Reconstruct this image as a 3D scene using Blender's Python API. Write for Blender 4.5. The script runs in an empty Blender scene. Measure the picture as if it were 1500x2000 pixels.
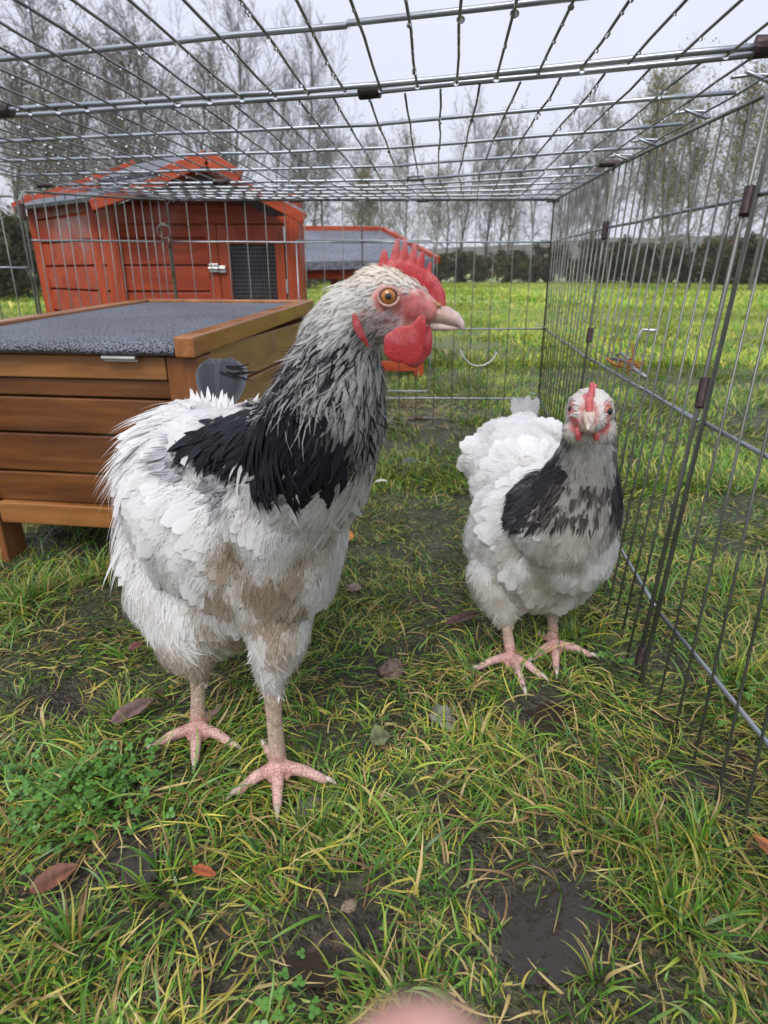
import bpy, math, random
import numpy as np
from mathutils import Vector, noise

# ------------------------------------------------------------------ camera, sky, sun
CAM_H = 0.43
PITCH = math.radians(21.4)
FOC = 1200.0                      # focal length in pixels of a 1500 x 2000 frame
scn = bpy.context.scene
COL = scn.collection
cam_d = bpy.data.cameras.new('camera')
cam = bpy.data.objects.new('camera', cam_d)
COL.objects.link(cam)
cam.location = (0, 0, CAM_H)
cam.rotation_euler = (math.radians(90) - PITCH, 0, 0)
cam_d.sensor_fit = 'VERTICAL'
cam_d.sensor_height = 36.0
cam_d.lens = 36.0 * FOC / 2000.0
cam_d.clip_start = 0.005
cam_d.clip_end = 2000
cam_d.dof.use_dof = True
cam_d.dof.focus_distance = 0.56
cam_d.dof.aperture_fstop = 11.0
scn.camera = cam

world = bpy.data.worlds.new("World")
scn.world = world
world.use_nodes = True
wn = world.node_tree.nodes; wl = world.node_tree.links
bg = wn['Background']
sky = wn.new('ShaderNodeTexSky'); sky.sky_type = 'NISHITA'; sky.sun_disc = False
sky.sun_elevation = math.radians(52); sky.sun_rotation = math.radians(200)
sky.dust_density = 6.0; sky.air_density = 1.5
tc = wn.new('ShaderNodeTexCoord')
nz = wn.new('ShaderNodeTexNoise'); nz.inputs['Scale'].default_value = 1.6; nz.inputs['Detail'].default_value = 5
rampw = wn.new('ShaderNodeValToRGB')
rampw.color_ramp.elements[0].position = 0.3; rampw.color_ramp.elements[0].color = (0.72, 0.755, 0.92, 1)
rampw.color_ramp.elements[1].position = 0.7; rampw.color_ramp.elements[1].color = (0.84, 0.87, 1.0, 1)
mulw = wn.new('ShaderNodeVectorMath'); mulw.operation = 'SCALE'; mulw.inputs['Scale'].default_value = 7.2
mixw = wn.new('ShaderNodeMix'); mixw.data_type = 'RGBA'; mixw.clamp_result = False
mixw.inputs['Factor'].default_value = 0.9
wl.new(tc.outputs['Generated'], nz.inputs['Vector'])
wl.new(nz.outputs['Fac'], rampw.inputs['Fac'])
wl.new(rampw.outputs['Color'], mulw.inputs[0])
wl.new(sky.outputs['Color'], mixw.inputs['A'])
wl.new(mulw.outputs['Vector'], mixw.inputs['B'])
wl.new(mixw.outputs['Result'], bg.inputs['Color'])
bg.inputs['Strength'].default_value = 0.12

sun_d = bpy.data.lights.new('sun', 'SUN'); sun_d.energy = 2.0; sun_d.angle = math.radians(35)
sun_d.color = (1.0, 0.975, 0.94)
sun = bpy.data.objects.new('sun', sun_d); COL.objects.link(sun)
sun.rotation_euler = (math.radians(38), 0, math.radians(-20))
scn.view_settings.view_transform = 'Standard'
scn.view_settings.look = 'None'
scn.view_settings.exposure = 0.34
scn.view_settings.gamma = 1.0

# ------------------------------------------------------------------ helpers
rng = np.random.default_rng(7)
random.seed(7)
SP, CP = math.sin(PITCH), math.cos(PITCH)

def at(px, py, y=None, z=None):
    """the world point on the sight line through a photo pixel, at distance y ahead or at height z"""
    dx = (px - 750) / FOC; dy = (1000 - py) / FOC
    d = np.array([dx, CP + dy * SP, dy * CP - SP])
    t = y / d[1] if z is None else (z - CAM_H) / d[2]
    return np.array([0, 0, CAM_H]) + d * t

def pxm(px, py, y):
    """metres per photo pixel at that point"""
    P = at(px, py, y)
    return (P[1] * CP + (CAM_H - P[2]) * SP) / FOC

def tag(o, label=None, cat=None, group=None, kind=None):
    if label: o['label'] = label
    if cat: o['category'] = cat
    if group: o['group'] = group
    if kind: o['kind'] = kind
    return o

def empty(name, loc=(0, 0, 0), rz=0.0, parent=None):
    o = bpy.data.objects.new(name, None); COL.objects.link(o)
    o.location = loc; o.rotation_euler = (0, 0, rz)
    o.empty_display_size = 0.05
    if parent: o.parent = parent
    return o

def mk(name, verts, faces, mat, parent=None, smooth=False, cols=None, bevel=0.0, loops=None):
    """mesh object from arrays; faces a list or an (n,k) array"""
    me = bpy.data.meshes.new(name)
    if isinstance(faces, np.ndarray):
        n, k = faces.shape
        v = np.asarray(verts, dtype=np.float32)
        me.vertices.add(len(v)); me.vertices.foreach_set('co', v.ravel())
        me.loops.add(n * k); me.loops.foreach_set('vertex_index', faces.astype(np.int32).ravel())
        me.polygons.add(n); me.polygons.foreach_set('loop_start', np.arange(0, n * k, k, dtype=np.int32))
        me.update(calc_edges=True)
    else:
        me.from_pydata([tuple(map(float, p)) for p in verts], [], faces)
        me.update()
    if cols is not None:
        a = me.color_attributes.new('Col', 'FLOAT_COLOR', 'POINT')
        c = np.ones((len(me.vertices), 4), dtype=np.float32); c[:, :3] = cols
        a.data.foreach_set('color', c.ravel())
    if mat is not None:
        me.materials.append(mat)
    if smooth:
        me.polygons.foreach_set('use_smooth', np.ones(len(me.polygons), dtype=bool))
    o = bpy.data.objects.new(name, me); COL.objects.link(o)
    if parent: o.parent = parent
    if bevel:
        b = o.modifiers.new('bevel', 'BEVEL'); b.width = bevel; b.segments = 2; b.limit_method = 'ANGLE'
    return o

class MB:
    """collects shapes into one mesh"""
    def __init__(s): s.v = []; s.f = []
    def add(s, vs, fs):
        n = len(s.v); s.v += [tuple(p) for p in vs]; s.f += [tuple(i + n for i in f) for f in fs]
    def box(s, x0, x1, y0, y1, z0, z1):
        s.add([(x0,y0,z0),(x1,y0,z0),(x1,y1,z0),(x0,y1,z0),(x0,y0,z1),(x1,y0,z1),(x1,y1,z1),(x0,y1,z1)],
              [(0,3,2,1),(4,5,6,7),(0,1,5,4),(1,2,6,5),(2,3,7,6),(3,0,4,7)])
    def hexa(s, p):                     # eight corners, bottom ring then top ring
        s.add(p, [(0,3,2,1),(4,5,6,7),(0,1,5,4),(1,2,6,5),(2,3,7,6),(3,0,4,7)])
    def slab(s, quad, t):               # a quad thickened by the vector t
        q = [np.array(p, float) for p in quad]
        s.hexa([*q, *[p + np.array(t) for p in q]])
    def beam(s, a, b, w, h, up=(0, 0, 1)):
        a = np.array(a, float); b = np.array(b, float)
        d = (b - a) / np.linalg.norm(b - a)
        u = np.array(up, float); sd = np.cross(d, u); sd /= np.linalg.norm(sd); u = np.cross(sd, d)
        r = [(-sd * w - u * h) / 2, (sd * w - u * h) / 2, (sd * w + u * h) / 2, (-sd * w + u * h) / 2]
        s.hexa([a + k for k in r] + [b + k for k in r])
    def tube(s, pts, r, n=8, cap=True):
        pts = [np.array(p, float) for p in pts]; m = len(pts)
        rs = r if hasattr(r, '__len__') else [r] * m
        base = len(s.v); prev = None
        for i, p in enumerate(pts):
            d = pts[min(i + 1, m - 1)] - pts[max(i - 1, 0)]
            L = np.linalg.norm(d); d = d / (L if L > 1e-9 else 1)
            if prev is None:
                ref = np.array([0, 0, 1.]) if abs(d[2]) < 0.9 else np.array([1., 0, 0])
                u = np.cross(d, ref)
            else:
                u = prev - d * np.dot(prev, d)
            u /= np.linalg.norm(u); prev = u; w = np.cross(d, u)
            for k in range(n):
                a = 2 * math.pi * k / n
                s.v.append(tuple(p + rs[i] * (math.cos(a) * u + math.sin(a) * w)))
        for i in range(m - 1):
            for k in range(n):
                a = base + i * n + k; b = base + i * n + (k + 1) % n
                s.f.append((a, b, b + n, a + n))
        if cap:
            s.f.append(tuple(base + k for k in range(n))[::-1])
            s.f.append(tuple(base + (m - 1) * n + k for k in range(n)))
    def build(s, name, mat, parent=None, smooth=False, bevel=0.0):
        return mk(name, s.v, s.f, mat, parent, smooth=smooth, bevel=bevel)

# ------------------------------------------------------------------ materials
def new_mat(name):
    m = bpy.data.materials.new(name); m.use_nodes = True
    nt = m.node_tree; b = nt.nodes['Principled BSDF']
    return m, nt, b
def lk(nt, a, b): nt.links.new(a, b)
def ramp(nt, fac, stops):
    r = nt.nodes.new('ShaderNodeValToRGB'); e = r.color_ramp.elements
    while len(e) < len(stops): e.new(0.5)
    for el, (p, c) in zip(e, stops): el.position = p; el.color = (*c, 1)
    lk(nt, fac, r.inputs['Fac']); return r
def tex(nt, kind, scale=5, coord='Object', mapscale=None, **kw):
    t = nt.nodes.new('ShaderNodeTex' + kind); t.inputs['Scale'].default_value = scale
    for k, v in kw.items(): t.inputs[k].default_value = v
    c = nt.nodes.new('ShaderNodeTexCoord'); src = c.outputs[coord]
    if mapscale:
        mp = nt.nodes.new('ShaderNodeMapping'); mp.inputs['Scale'].default_value = mapscale
        lk(nt, src, mp.inputs['Vector']); src = mp.outputs['Vector']
    lk(nt, src, t.inputs['Vector']); return t
def bump(nt, b, h, strength=0.3, dist=0.002):
    n = nt.nodes.new('ShaderNodeBump'); n.inputs['Strength'].default_value = strength
    n.inputs['Distance'].default_value = dist
    lk(nt, h, n.inputs['Height']); lk(nt, n.outputs['Normal'], b.inputs['Normal']); return n

def wood(name, c0, c1, c2, axis='x', rough=0.35, sc=1.0):
    m, nt, b = new_mat(name)
    s = {'x': (1.0, 9, 9), 'y': (9, 1.0, 9), 'z': (9, 9, 1.0)}[axis]
    ms = tuple(k * sc for k in s)
    n1 = tex(nt, 'Noise', 2.2, mapscale=ms, Detail=6, Distortion=1.6)
    r = ramp(nt, n1.outputs['Fac'], [(0.25, c0), (0.5, c1), (0.78, c2)])
    fine = tex(nt, 'Noise', 14, mapscale=ms, Detail=8)
    mx = nt.nodes.new('ShaderNodeMix'); mx.data_type = 'RGBA'; mx.blend_type = 'MULTIPLY'; mx.inputs['Factor'].default_value = 0.6
    fr = ramp(nt, fine.outputs['Fac'], [(0.3, (0.55, 0.5, 0.45)), (0.62, (1, 1, 1))])
    lk(nt, r.outputs['Color'], mx.inputs['A']); lk(nt, fr.outputs['Color'], mx.inputs['B'])
    kn = tex(nt, 'Voronoi', 3.1, mapscale=tuple(0.9 if k == sc else 2.2 for k in ms))
    kr = ramp(nt, kn.outputs['Distance'], [(0.03, (0.25, 0.17, 0.12)), (0.075, (1, 1, 1))])
    mk2 = nt.nodes.new('ShaderNodeMix'); mk2.data_type = 'RGBA'; mk2.blend_type = 'MULTIPLY'; mk2.inputs['Factor'].default_value = 0.7
    lk(nt, mx.outputs['Result'], mk2.inputs['A']); lk(nt, kr.outputs['Color'], mk2.inputs['B'])
    lk(nt, mk2.outputs['Result'], b.inputs['Base Color'])
    wet = tex(nt, 'Noise', 7, Detail=4)
    rr = ramp(nt, wet.outputs['Fac'], [(0.35, (rough * .6,) * 3), (0.65, (min(rough * 1.6, 1),) * 3)])
    lk(nt, rr.outputs['Color'], b.inputs['Roughness'])
    bump(nt, b, fine.outputs['Fac'], 0.25, 0.001)
    return m

M = {}
M['brown_x'] = wood('brown wood along x', (.10, .032, .008), (.17, .060, .014), (.27, .105, .028), 'x', .36)
M['gold_x'] = wood('golden wood along x', (.20, .075, .018), (.33, .14, .038), (.45, .21, .07), 'x', .34)
M['brown_y'] = wood('brown wood along y', (.22, .10, .035), (.34, .17, .07), (.42, .23, .11), 'y', .33)  # wet tan side boards, made paler to put their light into the colour
M['brown_z'] = wood('brown wood along z', (.15, .048, .012), (.26, .095, .025), (.34, .14, .045), 'z', .36)
M['rim'] = wood('rim wood', (.24, .085, .024), (.36, .145, .045), (.47, .225, .09), 'y', .28)
M['red_x'] = wood('red wood along x', (.27, .030, .008), (.39, .052, .010), (.50, .080, .018), 'x', .5)
M['red_z'] = wood('red wood along z', (.28, .034, .008), (.41, .060, .011), (.52, .09, .020), 'z', .5)
M['shade_in'] = new_mat('painted coop shade')[0]  # near black colour that paints the shade in the coop
M['shade_in'].node_tree.nodes['Principled BSDF'].inputs['Base Color'].default_value = (.03, .015, .01, 1)

def felt(name, lo, hi, rough=.75, scale=220):
    m, nt, b = new_mat(name)
    v = tex(nt, 'Voronoi', scale); n = tex(nt, 'Noise', scale * 1.3, Detail=3)
    r = ramp(nt, n.outputs['Fac'], [(0.36, lo), (0.62, hi)])
    big = tex(nt, 'Noise', 6, Detail=4)
    br = ramp(nt, big.outputs['Fac'], [(0.3, (.75,) * 3), (0.7, (1.1,) * 3)])
    mx = nt.nodes.new('ShaderNodeMix'); mx.data_type = 'RGBA'; mx.blend_type = 'MULTIPLY'; mx.inputs['Factor'].default_value = 1
    lk(nt, r.outputs['Color'], mx.inputs['A']); lk(nt, br.outputs['Color'], mx.inputs['B'])
    lk(nt, mx.outputs['Result'], b.inputs['Base Color']); b.inputs['Roughness'].default_value = rough
    bump(nt, b, v.outputs['Distance'], 0.9, 0.003)
    return m
M['felt'] = felt('wet roofing felt', (.008, .010, .015), (.225, .25, .30), .5, 280)
M['felt_far'] = felt('grey roofing felt', (.085, .098, .118), (.17, .19, .225), .6, 60)

def metal(name, c0, c1, rough=.38, rust=0.0, metallic=.75):
    m, nt, b = new_mat(name)
    n = tex(nt, 'Noise', 18, Detail=5)
    st = [(0.3, c0), (0.65, c1)]
    if rust: st = [(0.28, c0), (0.52, c1), (0.52 + .3 * (1 - rust), (.12, .05, .025))]
    r = ramp(nt, n.outputs['Fac'], st)
    lk(nt, r.outputs['Color'], b.inputs['Base Color'])
    b.inputs['Metallic'].default_value = metallic; b.inputs['Roughness'].default_value = rough
    f = tex(nt, 'Noise', 400, Detail=2); bump(nt, b, f.outputs['Fac'], .2, .0005)
    return m
M['bar'] = metal('galvanised bar', (.24, .27, .31), (.40, .43, .46), .34)
M['wire'] = metal('galvanised wire', (.14, .15, .155), (.27, .285, .29), .42)
M['wirewall'] = metal('weathered wire', (.115, .12, .105), (.23, .24, .21), .42)
M['clip'] = metal('rusty clip', (.030, .021, .021), (.062, .038, .036), .5, metallic=.4)
M['shiny'] = metal('shiny metal', (.5, .5, .5), (.7, .7, .68), .22)
M['oldpost'] = metal('brown stained bar', (.12, .11, .095), (.22, .20, .17), .45, rust=.5)

def drop_mat():
    m, nt, b = new_mat('water')
    b.inputs['Base Color'].default_value = (1, 1, 1, 1); b.inputs['Roughness'].default_value = .02
    b.inputs['IOR'].default_value = 1.33; b.inputs['Transmission Weight'].default_value = 1.0
    return m
M['water'] = drop_mat()

def vcol(name, rough=.6, trans=0.0, spec=.5, bumpsc=None, mulnoise=None):
    m, nt, b = new_mat(name)
    a = nt.nodes.new('ShaderNodeVertexColor'); a.layer_name = 'Col'
    src = a.outputs['Color']
    if mulnoise:
        n = tex(nt, 'Noise', mulnoise[0], Detail=5)
        r = ramp(nt, n.outputs['Fac'], [(.3, (mulnoise[1],) * 3), (.7, (mulnoise[2],) * 3)])
        mx = nt.nodes.new('ShaderNodeMix'); mx.data_type = 'RGBA'; mx.blend_type = 'MULTIPLY'; mx.inputs['Factor'].default_value = 1
        lk(nt, src, mx.inputs['A']); lk(nt, r.outputs['Color'], mx.inputs['B']); src = mx.outputs['Result']
    lk(nt, src, b.inputs['Base Color']); b.inputs['Roughness'].default_value = rough
    b.inputs['Specular IOR Level'].default_value = spec
    if bumpsc:
        n = tex(nt, 'Noise', bumpsc, Detail=4); bump(nt, b, n.outputs['Fac'], .5, .001)
    if trans:
        tr = nt.nodes.new('ShaderNodeBsdfTranslucent'); mxs = nt.nodes.new('ShaderNodeMixShader')
        mxs.inputs[0].default_value = trans
        lk(nt, src, tr.inputs['Color']); lk(nt, b.outputs['BSDF'], mxs.inputs[1]); lk(nt, tr.outputs['BSDF'], mxs.inputs[2])
        lk(nt, mxs.outputs[0], nt.nodes['Material Output'].inputs['Surface'])
    return m
M['grass'] = vcol('grass blade', .38, .25, .5)
M['feather'] = vcol('feather', .75, .32, .2)
M['leaf'] = vcol('leaf', .5, .2, .4, bumpsc=150, mulnoise=(60, .6, 1.2))
M['bark'] = vcol('bark', .85, 0, .2)
M['twig'] = vcol('twig', .85, 0, .2)
M['foliage'] = vcol('foliage', .6, .15, .3)
# ------------------------------------------------------------------ ground
def fbm(x, y, s, seed=0.0):
    out = np.empty(len(x))
    for i in range(len(x)):
        out[i] = noise.fractal(Vector((x[i] * s + seed, y[i] * s - seed, seed)), 1.0, 2.0, 4)
    return out

def vnoise(x, y, s, seed=0):
    """cheap smooth value noise on arrays, about 0..1"""
    r = np.random.default_rng(1000 + seed); T = r.random((256, 256))
    X = x * s + 1000.0; Y = y * s + 1000.0
    xi = np.floor(X).astype(int); yi = np.floor(Y).astype(int); fx = X - xi; fy = Y - yi
    fx = fx * fx * (3 - 2 * fx); fy = fy * fy * (3 - 2 * fy)
    g = lambda a, b: T[a % 256, b % 256]
    return (g(xi, yi) * (1 - fx) + g(xi + 1, yi) * fx) * (1 - fy) + (g(xi, yi + 1) * (1 - fx) + g(xi + 1, yi + 1) * fx) * fy

# wet hollows and bare mud: centre x, y, radius x, radius y, strength
def gp(px, py): p = at(px, py, z=0.0); return p[0], p[1]
BARE = []
for px, py, rx, ry, s in [(1075, 1790, .070, .050, 1.0), (1110, 1700, .035, .03, .8), (1078, 1385, .024, .024, 1.0),
                          (600, 1590, .035, .018, .9), (250, 1690, .035, .025, .9), (620, 1850, .05, .022, .7),
                          (900, 1380, .03, .03, .7), (780, 1400, .04, .04, .55), (120, 1370, .07, .05, .75),
                          (880, 1180, .05, .03, .35), (720, 1280, .05, .04, .45), (800, 1560, .05, .02, .5),
                          (430, 1900, .05, .025, .65), (700, 1750, .06, .02, .5), (1440, 1850, .03, .02, .7),
                          (930, 1870, .03, .02, .55), (60, 1720, .03, .03, .6), (1230, 1150, .04, .04, .3), (80, 1620, .03,.02,.4),
                          (800, 800, .085, .06, 1.0), (1300, 1300, .02, .03, .5), (1380, 1480, .02, .03, .4)]:
    x, y = gp(px, py); BARE.append((x, y, rx, ry, s))
def bare(x, y):
    b = np.zeros_like(x)
    for cx, cy, rx, ry, s in BARE:
        d = ((x - cx) / rx) ** 2 + ((y - cy) / ry) ** 2
        b = np.maximum(b, s * np.exp(-d * .7))
    w = vnoise(x, y, 14, 3) * .55 + vnoise(x, y, 37, 4) * .45
    near = np.clip(1.15 - y * 1.1, .08, .9)
    return np.clip(b * (0.55 + w) + np.clip((w - .52) * 3.0, 0, .85) * near, 0, 1)
def ground_z(x, y):
    f = np.clip(1.3 - y * .25, .15, 1)
    z = (vnoise(x, y, 9, 1) - .5) * .016 + (vnoise(x, y, 28, 2) - .5) * .008 + (vnoise(x, y, 75, 5) - .5) * .004
    return z * f - bare(x, y) * .010 * f - .003

def axis_pts(segs):
    out = []
    for a, b, n in segs: out += list(np.linspace(a, b, n, endpoint=False))
    return np.array(out + [segs[-1][1]])
gx = axis_pts([(-240, -60, 12), (-60, -8, 26), (-8, -1.6, 40), (-1.6, 1.6, 400), (1.6, 8, 40), (8, 60, 26), (60, 240, 12)])
gy = axis_pts([(-60, -2, 8), (-2, 0.1, 16), (.1, 1.7, 230), (1.7, 3.2, 80), (3.2, 9, 60), (9, 60, 60), (60, 240, 12)])
X, Y = np.meshgrid(gx, gy); nxg, nyg = len(gx), len(gy)
Xf, Yf = X.ravel(), Y.ravel()
Zf = ground_z(Xf, Yf) * (Yf < 60)
idx = np.arange(nxg * nyg).reshape(nyg, nxg)
gfaces = np.stack([idx[:-1, :-1].ravel(), idx[:-1, 1:].ravel(), idx[1:, 1:].ravel(), idx[1:, :-1].ravel()], 1)
bb = bare(Xf, Yf)
far = np.clip((Yf - 2.0) / 8, 0, 1)[:, None]
soil = np.array([.040, .032, .024]) * (0.7 + .9 * vnoise(Xf, Yf, 60, 8))[:, None]
moss = np.array([.045, .062, .018]) * (0.6 + .9 * vnoise(Xf, Yf, 25, 9))[:, None]
field = np.array([.30, .42, .040]) * (0.75 + .5 * vnoise(Xf, Yf, 1.3, 10))[:, None]
gcol = soil * (1 - (1 - bb[:, None]) * .65) + moss * ((1 - bb[:, None]) * .65)
gcol = gcol * (1 - far) + field * far
slabc = at(800, 800, z=0)
ds = np.hypot((Xf - slabc[0]) / .12, (Yf - slabc[1]) / .075)
k = np.clip(1.25 - ds, 0, 1)[:, None] * (0.4 + .6 * vnoise(Xf, Yf, 40, 12))[:, None]
gcol = gcol * (1 - k) + np.array([.20, .16, .135]) * k
gm, nt, b = new_mat('wet soil and turf')
a = nt.nodes.new('ShaderNodeVertexColor'); a.layer_name = 'Col'
n1 = tex(nt, 'Noise', 160, Detail=6)
r1 = ramp(nt, n1.outputs['Fac'], [(.35, (.45, .42, .4)), (.65, (1.5, 1.45, 1.4))])
mx = nt.nodes.new('ShaderNodeMix'); mx.data_type = 'RGBA'; mx.blend_type = 'MULTIPLY'; mx.inputs['Factor'].default_value = 1
lk(nt, a.outputs['Color'], mx.inputs['A']); lk(nt, r1.outputs['Color'], mx.inputs['B'])
lk(nt, mx.outputs['Result'], b.inputs['Base Color'])
wet = tex(nt, 'Noise', 22, Detail=4); rw = ramp(nt, wet.outputs['Fac'], [(.42, (.14,) * 3), (.6, (.7,) * 3)])
lk(nt, rw.outputs['Color'], b.inputs['Roughness'])
bump(nt, b, n1.outputs['Fac'], 1.0, .010)
gnd = mk('ground', np.stack([Xf, Yf, Zf], 1), gfaces, gm, smooth=True, cols=np.clip(gcol, 0, 1)); tag(gnd, kind='structure')

# puddles: thin sheets of dark water lying in the hollows
pm, nt, b = new_mat('puddle water')
b.inputs['Base Color'].default_value = (.035, .027, .020, 1); b.inputs['Roughness'].default_value = .04
nn = tex(nt, 'Noise', 90, Detail=4); bump(nt, b, nn.outputs['Fac'], .35, .003)
def puddle(px, py, rx, ry, z, seed):
    cx, cy = gp(px, py); vs = []; R = random.Random(seed); z = float(ground_z(np.array([cx]), np.array([cy]))[0]) + (.0047 if seed == 1 else .0032)
    ph = [R.uniform(0, 6.28) for _ in range(4)]
    for k in range(48):
        t = 2 * math.pi * k / 48
        q = 1 + .22 * math.sin(2 * t + ph[0]) + .16 * math.sin(3 * t + ph[1]) + .10 * math.sin(5 * t + ph[2]) + .06 * math.sin(9 * t + ph[3])
        vs.append((cx + rx * q * math.cos(t), cy + ry * q * math.sin(t), z))
    o = mk('puddle', vs, [tuple(range(48))], pm); tag(o, kind='structure')
puddle(1075, 1795, .052, .040, -.0105, 1)
puddle(1078, 1388, .026, .026, -.0088, 2)
puddle(600, 1880, .03, .014, -.0125, 3)
puddle(790, 815, .09, .025, -.0060, 4)
puddle(265, 1690, .020, .014, -.0115, 5)

# ------------------------------------------------------------------ grass
GC = np.array([.98, 1.04, .88]) * np.array([[.068, .165, .024], [.105, .225, .028], [.155, .30, .036], [.052, .120, .024], [.31, .37, .055],
               [.50, .42, .085], [.52, .38, .18], [.27, .16, .075]])
def blades(n, xs, ys, zs, L, W, lean, segs, cols, az=None, seed=0, tipcol=.35, droop=1.0):
    r = np.random.default_rng(seed)
    if az is None: az = r.random(n) * 2 * np.pi
    k = segs + 1
    t = np.linspace(0, 1, k)
    # arc: start at a steep angle and bend over
    a0 = np.radians(lean[0] + (lean[1] - lean[0]) * r.random(n)); bend = np.radians(20 + 75 * r.random(n)) * droop
    ang = a0[:, None] + bend[:, None] * t[None, :]               # angle from vertical
    step = L[:, None] / segs
    hx = np.concatenate([np.zeros((n, 1)), np.cumsum(np.sin(ang[:, :-1]) * step, 1)], 1)
    hz = np.concatenate([np.zeros((n, 1)), np.cumsum(np.cos(ang[:, :-1]) * step, 1)], 1)
    hz = np.maximum(hz, -0.001 + .002 * t[None, :])
    curl = (r.random(n) - .5) * 1.2
    azk = az[:, None] + curl[:, None] * t[None, :] ** 1.5
    cx = xs[:, None] + hx * np.cos(azk); cy = ys[:, None] + hx * np.sin(azk); cz = zs[:, None] + hz
    wid = W[:, None] * (1 - t[None, :] ** 1.8 * .92) * .5 * (0.75 + .25 * np.minimum(t[None, :] * 5, 1))
    tw = az + np.pi / 2 + (r.random(n) - .5) * 1.2
    sx = np.cos(tw)[:, None] * wid; sy = np.sin(tw)[:, None] * wid; sz = (r.random(n) - .5)[:, None] * wid * 1.2
    V = np.empty((n, k, 2, 3), dtype=np.float32)
    V[:, :, 0, 0] = cx - sx; V[:, :, 0, 1] = cy - sy; V[:, :, 0, 2] = cz - sz
    V[:, :, 1, 0] = cx + sx; V[:, :, 1, 1] = cy + sy; V[:, :, 1, 2] = cz + sz
    base = (np.arange(n) * k * 2)[:, None] + (np.arange(segs) * 2)[None, :]
    F = np.stack([base, base + 1, base + 3, base + 2], -1).reshape(-1, 4)
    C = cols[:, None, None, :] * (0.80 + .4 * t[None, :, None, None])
    yel = (r.random(n) < tipcol)[:, None, None, None] * (t[None, :, None, None] ** 3)
    C = C * (1 - yel) + np.array([.42, .34, .10]) * yel
    C = np.broadcast_to(C, (n, k, 2, 3)).reshape(-1, 3)
    return V.reshape(-1, 3), F, C
def pick(r, n, p): return GC[r.choice(len(GC), n, p=p)] * (0.75 + .5 * r.random((n, 1)))

HEDGE_Y = 26.0
def grass_patch(name, n, y0, y1, halfw, Lr, Wr, segs, p, seed, lean=(5, 60), clump=12, mask=True, ypow=1.0):
    r = np.random.default_rng(seed)
    ys = y0 + (y1 - y0) * r.random(n) ** ypow
    xs = (r.random(n) * 2 - 1) * halfw(ys)
    if mask:
        keep = r.random(n) > np.clip(bare(xs, ys) * 1.15, 0, .985)
        cl = vnoise(xs, ys, clump, 20) * .6 + vnoise(xs, ys, clump * 2.7, 27) * .4; keep &= r.random(n) < np.clip((cl - .22) * 2.6, .04, 1)
        xs, ys = xs[keep], ys[keep]
    n = len(xs)
    tall = vnoise(xs, ys, clump * .7, 21)
    L = (Lr[0] + (Lr[1] - Lr[0]) * r.random(n)) * (.55 + .9 * tall)
    W = Wr[0] + (Wr[1] - Wr[0]) * r.random(n)
    az = vnoise(xs, ys, clump * .5, 22) * 9 + (r.random(n) - .5) * 3.6
    zs = ground_z(xs, ys) - .001
    cols = pick(r, n, p) * (.75 + .5 * vnoise(xs, ys, clump * .3, 23))[:, None]
    V, F, C = blades(n, xs, ys, zs, L, W, lean, segs, cols, az, seed)
    return V, F, C
def join(parts):
    vs, fs, cs = [], [], []; o = 0
    for V, F, C in parts: vs.append(V); fs.append(F + o); cs.append(C); o += len(V)
    return np.concatenate(vs), np.concatenate(fs), np.concatenate(cs)
P0 = [.20, .24, .17, .10, .10, .07, .08, .04]
parts = [grass_patch('g', 82000, .16, 1.5, lambda y: .22 + .80 * y, (.010, .030), (.0010, .0021), 5, P0, 31, lean=(20, 85)),
         grass_patch('g', 17000, .16, 1.2, lambda y: .22 + .80 * y, (.028, .055), (.0014, .0028), 6, P0, 32, lean=(25, 85)),
         grass_patch('g', 13000, .16, 1.2, lambda y: .22 + .80 * y, (.03, .06), (.0012, .0026), 5, [.02, .04, .04, .03, .12, .22, .32, .21], 33, lean=(55, 89)),
         grass_patch('g', 16000, .16, 1.3, lambda y: .22 + .80 * y, (.008, .026), (.0008, .0020), 3, [.0, .0, .0, .0, .10, .20, .35, .35], 39, lean=(80, 90), mask=False),
         grass_patch('g', 80000, 1.2, 3.2, lambda y: .3 + .80 * y, (.020, .048), (.0022, .004), 3, [.12, .24, .26, .06, .17, .08, .05, .02], 34, clump=7, ypow=1.15)]
def tuft(px, py, n, L, spread, seed, p=P0, wid=(.0014, .0027)):
    cx, cy = gp(px, py); r = np.random.default_rng(seed)
    a = r.random(n) * 2 * np.pi; d = np.abs(r.normal(0, spread, n))
    xs = cx + np.cos(a) * d; ys = cy + np.sin(a) * d
    return blades(n, xs, ys, ground_z(xs, ys), L * (.5 + .6 * r.random(n)), wid[0] + (wid[1] - wid[0]) * r.random(n), (2, 55), 7,
                  pick(r, n, p), a + r.normal(0, 1.1, n), seed, .45)
PT = [.14, .26, .24, .06, .14, .09, .04, .03]
parts += [tuft(1320, 1800, 90, .055, .018, 50, PT), tuft(1230, 1640, 130, .045, .024, 51, PT), tuft(1360, 1660, 100, .05, .022, 52, PT),
          tuft(330, 1720, 70, .045, .018, 53), tuft(230, 1380, 110, .045, .02, 54, PT), tuft(40, 1940, 50, .045, .02, 55),
          tuft(830, 1900, 40, .04, .018, 56), tuft(1180, 1900, 35, .035, .015, 57), tuft(610, 1640, 90, .045, .022, 58),
          tuft(930, 1060, 60, .035, .03, 59, PT), tuft(1420, 1150, 140, .055, .04, 60, PT), tuft(1300, 1050, 120, .045, .05, 61, PT),
          tuft(60, 1180, 130, .07, .03, 62), tuft(200, 1120, 110, .06, .04, 63), tuft(1440, 1330, 150, .07, .03, 64, PT),
          tuft(1120, 1250, 80, .05, .03, 65, PT), tuft(740, 1900, 30, .04, .02, 66), tuft(140, 1850, 60, .045, .022, 67)]
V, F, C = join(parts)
g = mk('grass', V, F, M['grass'], cols=np.clip(C, 0, 1))
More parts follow.
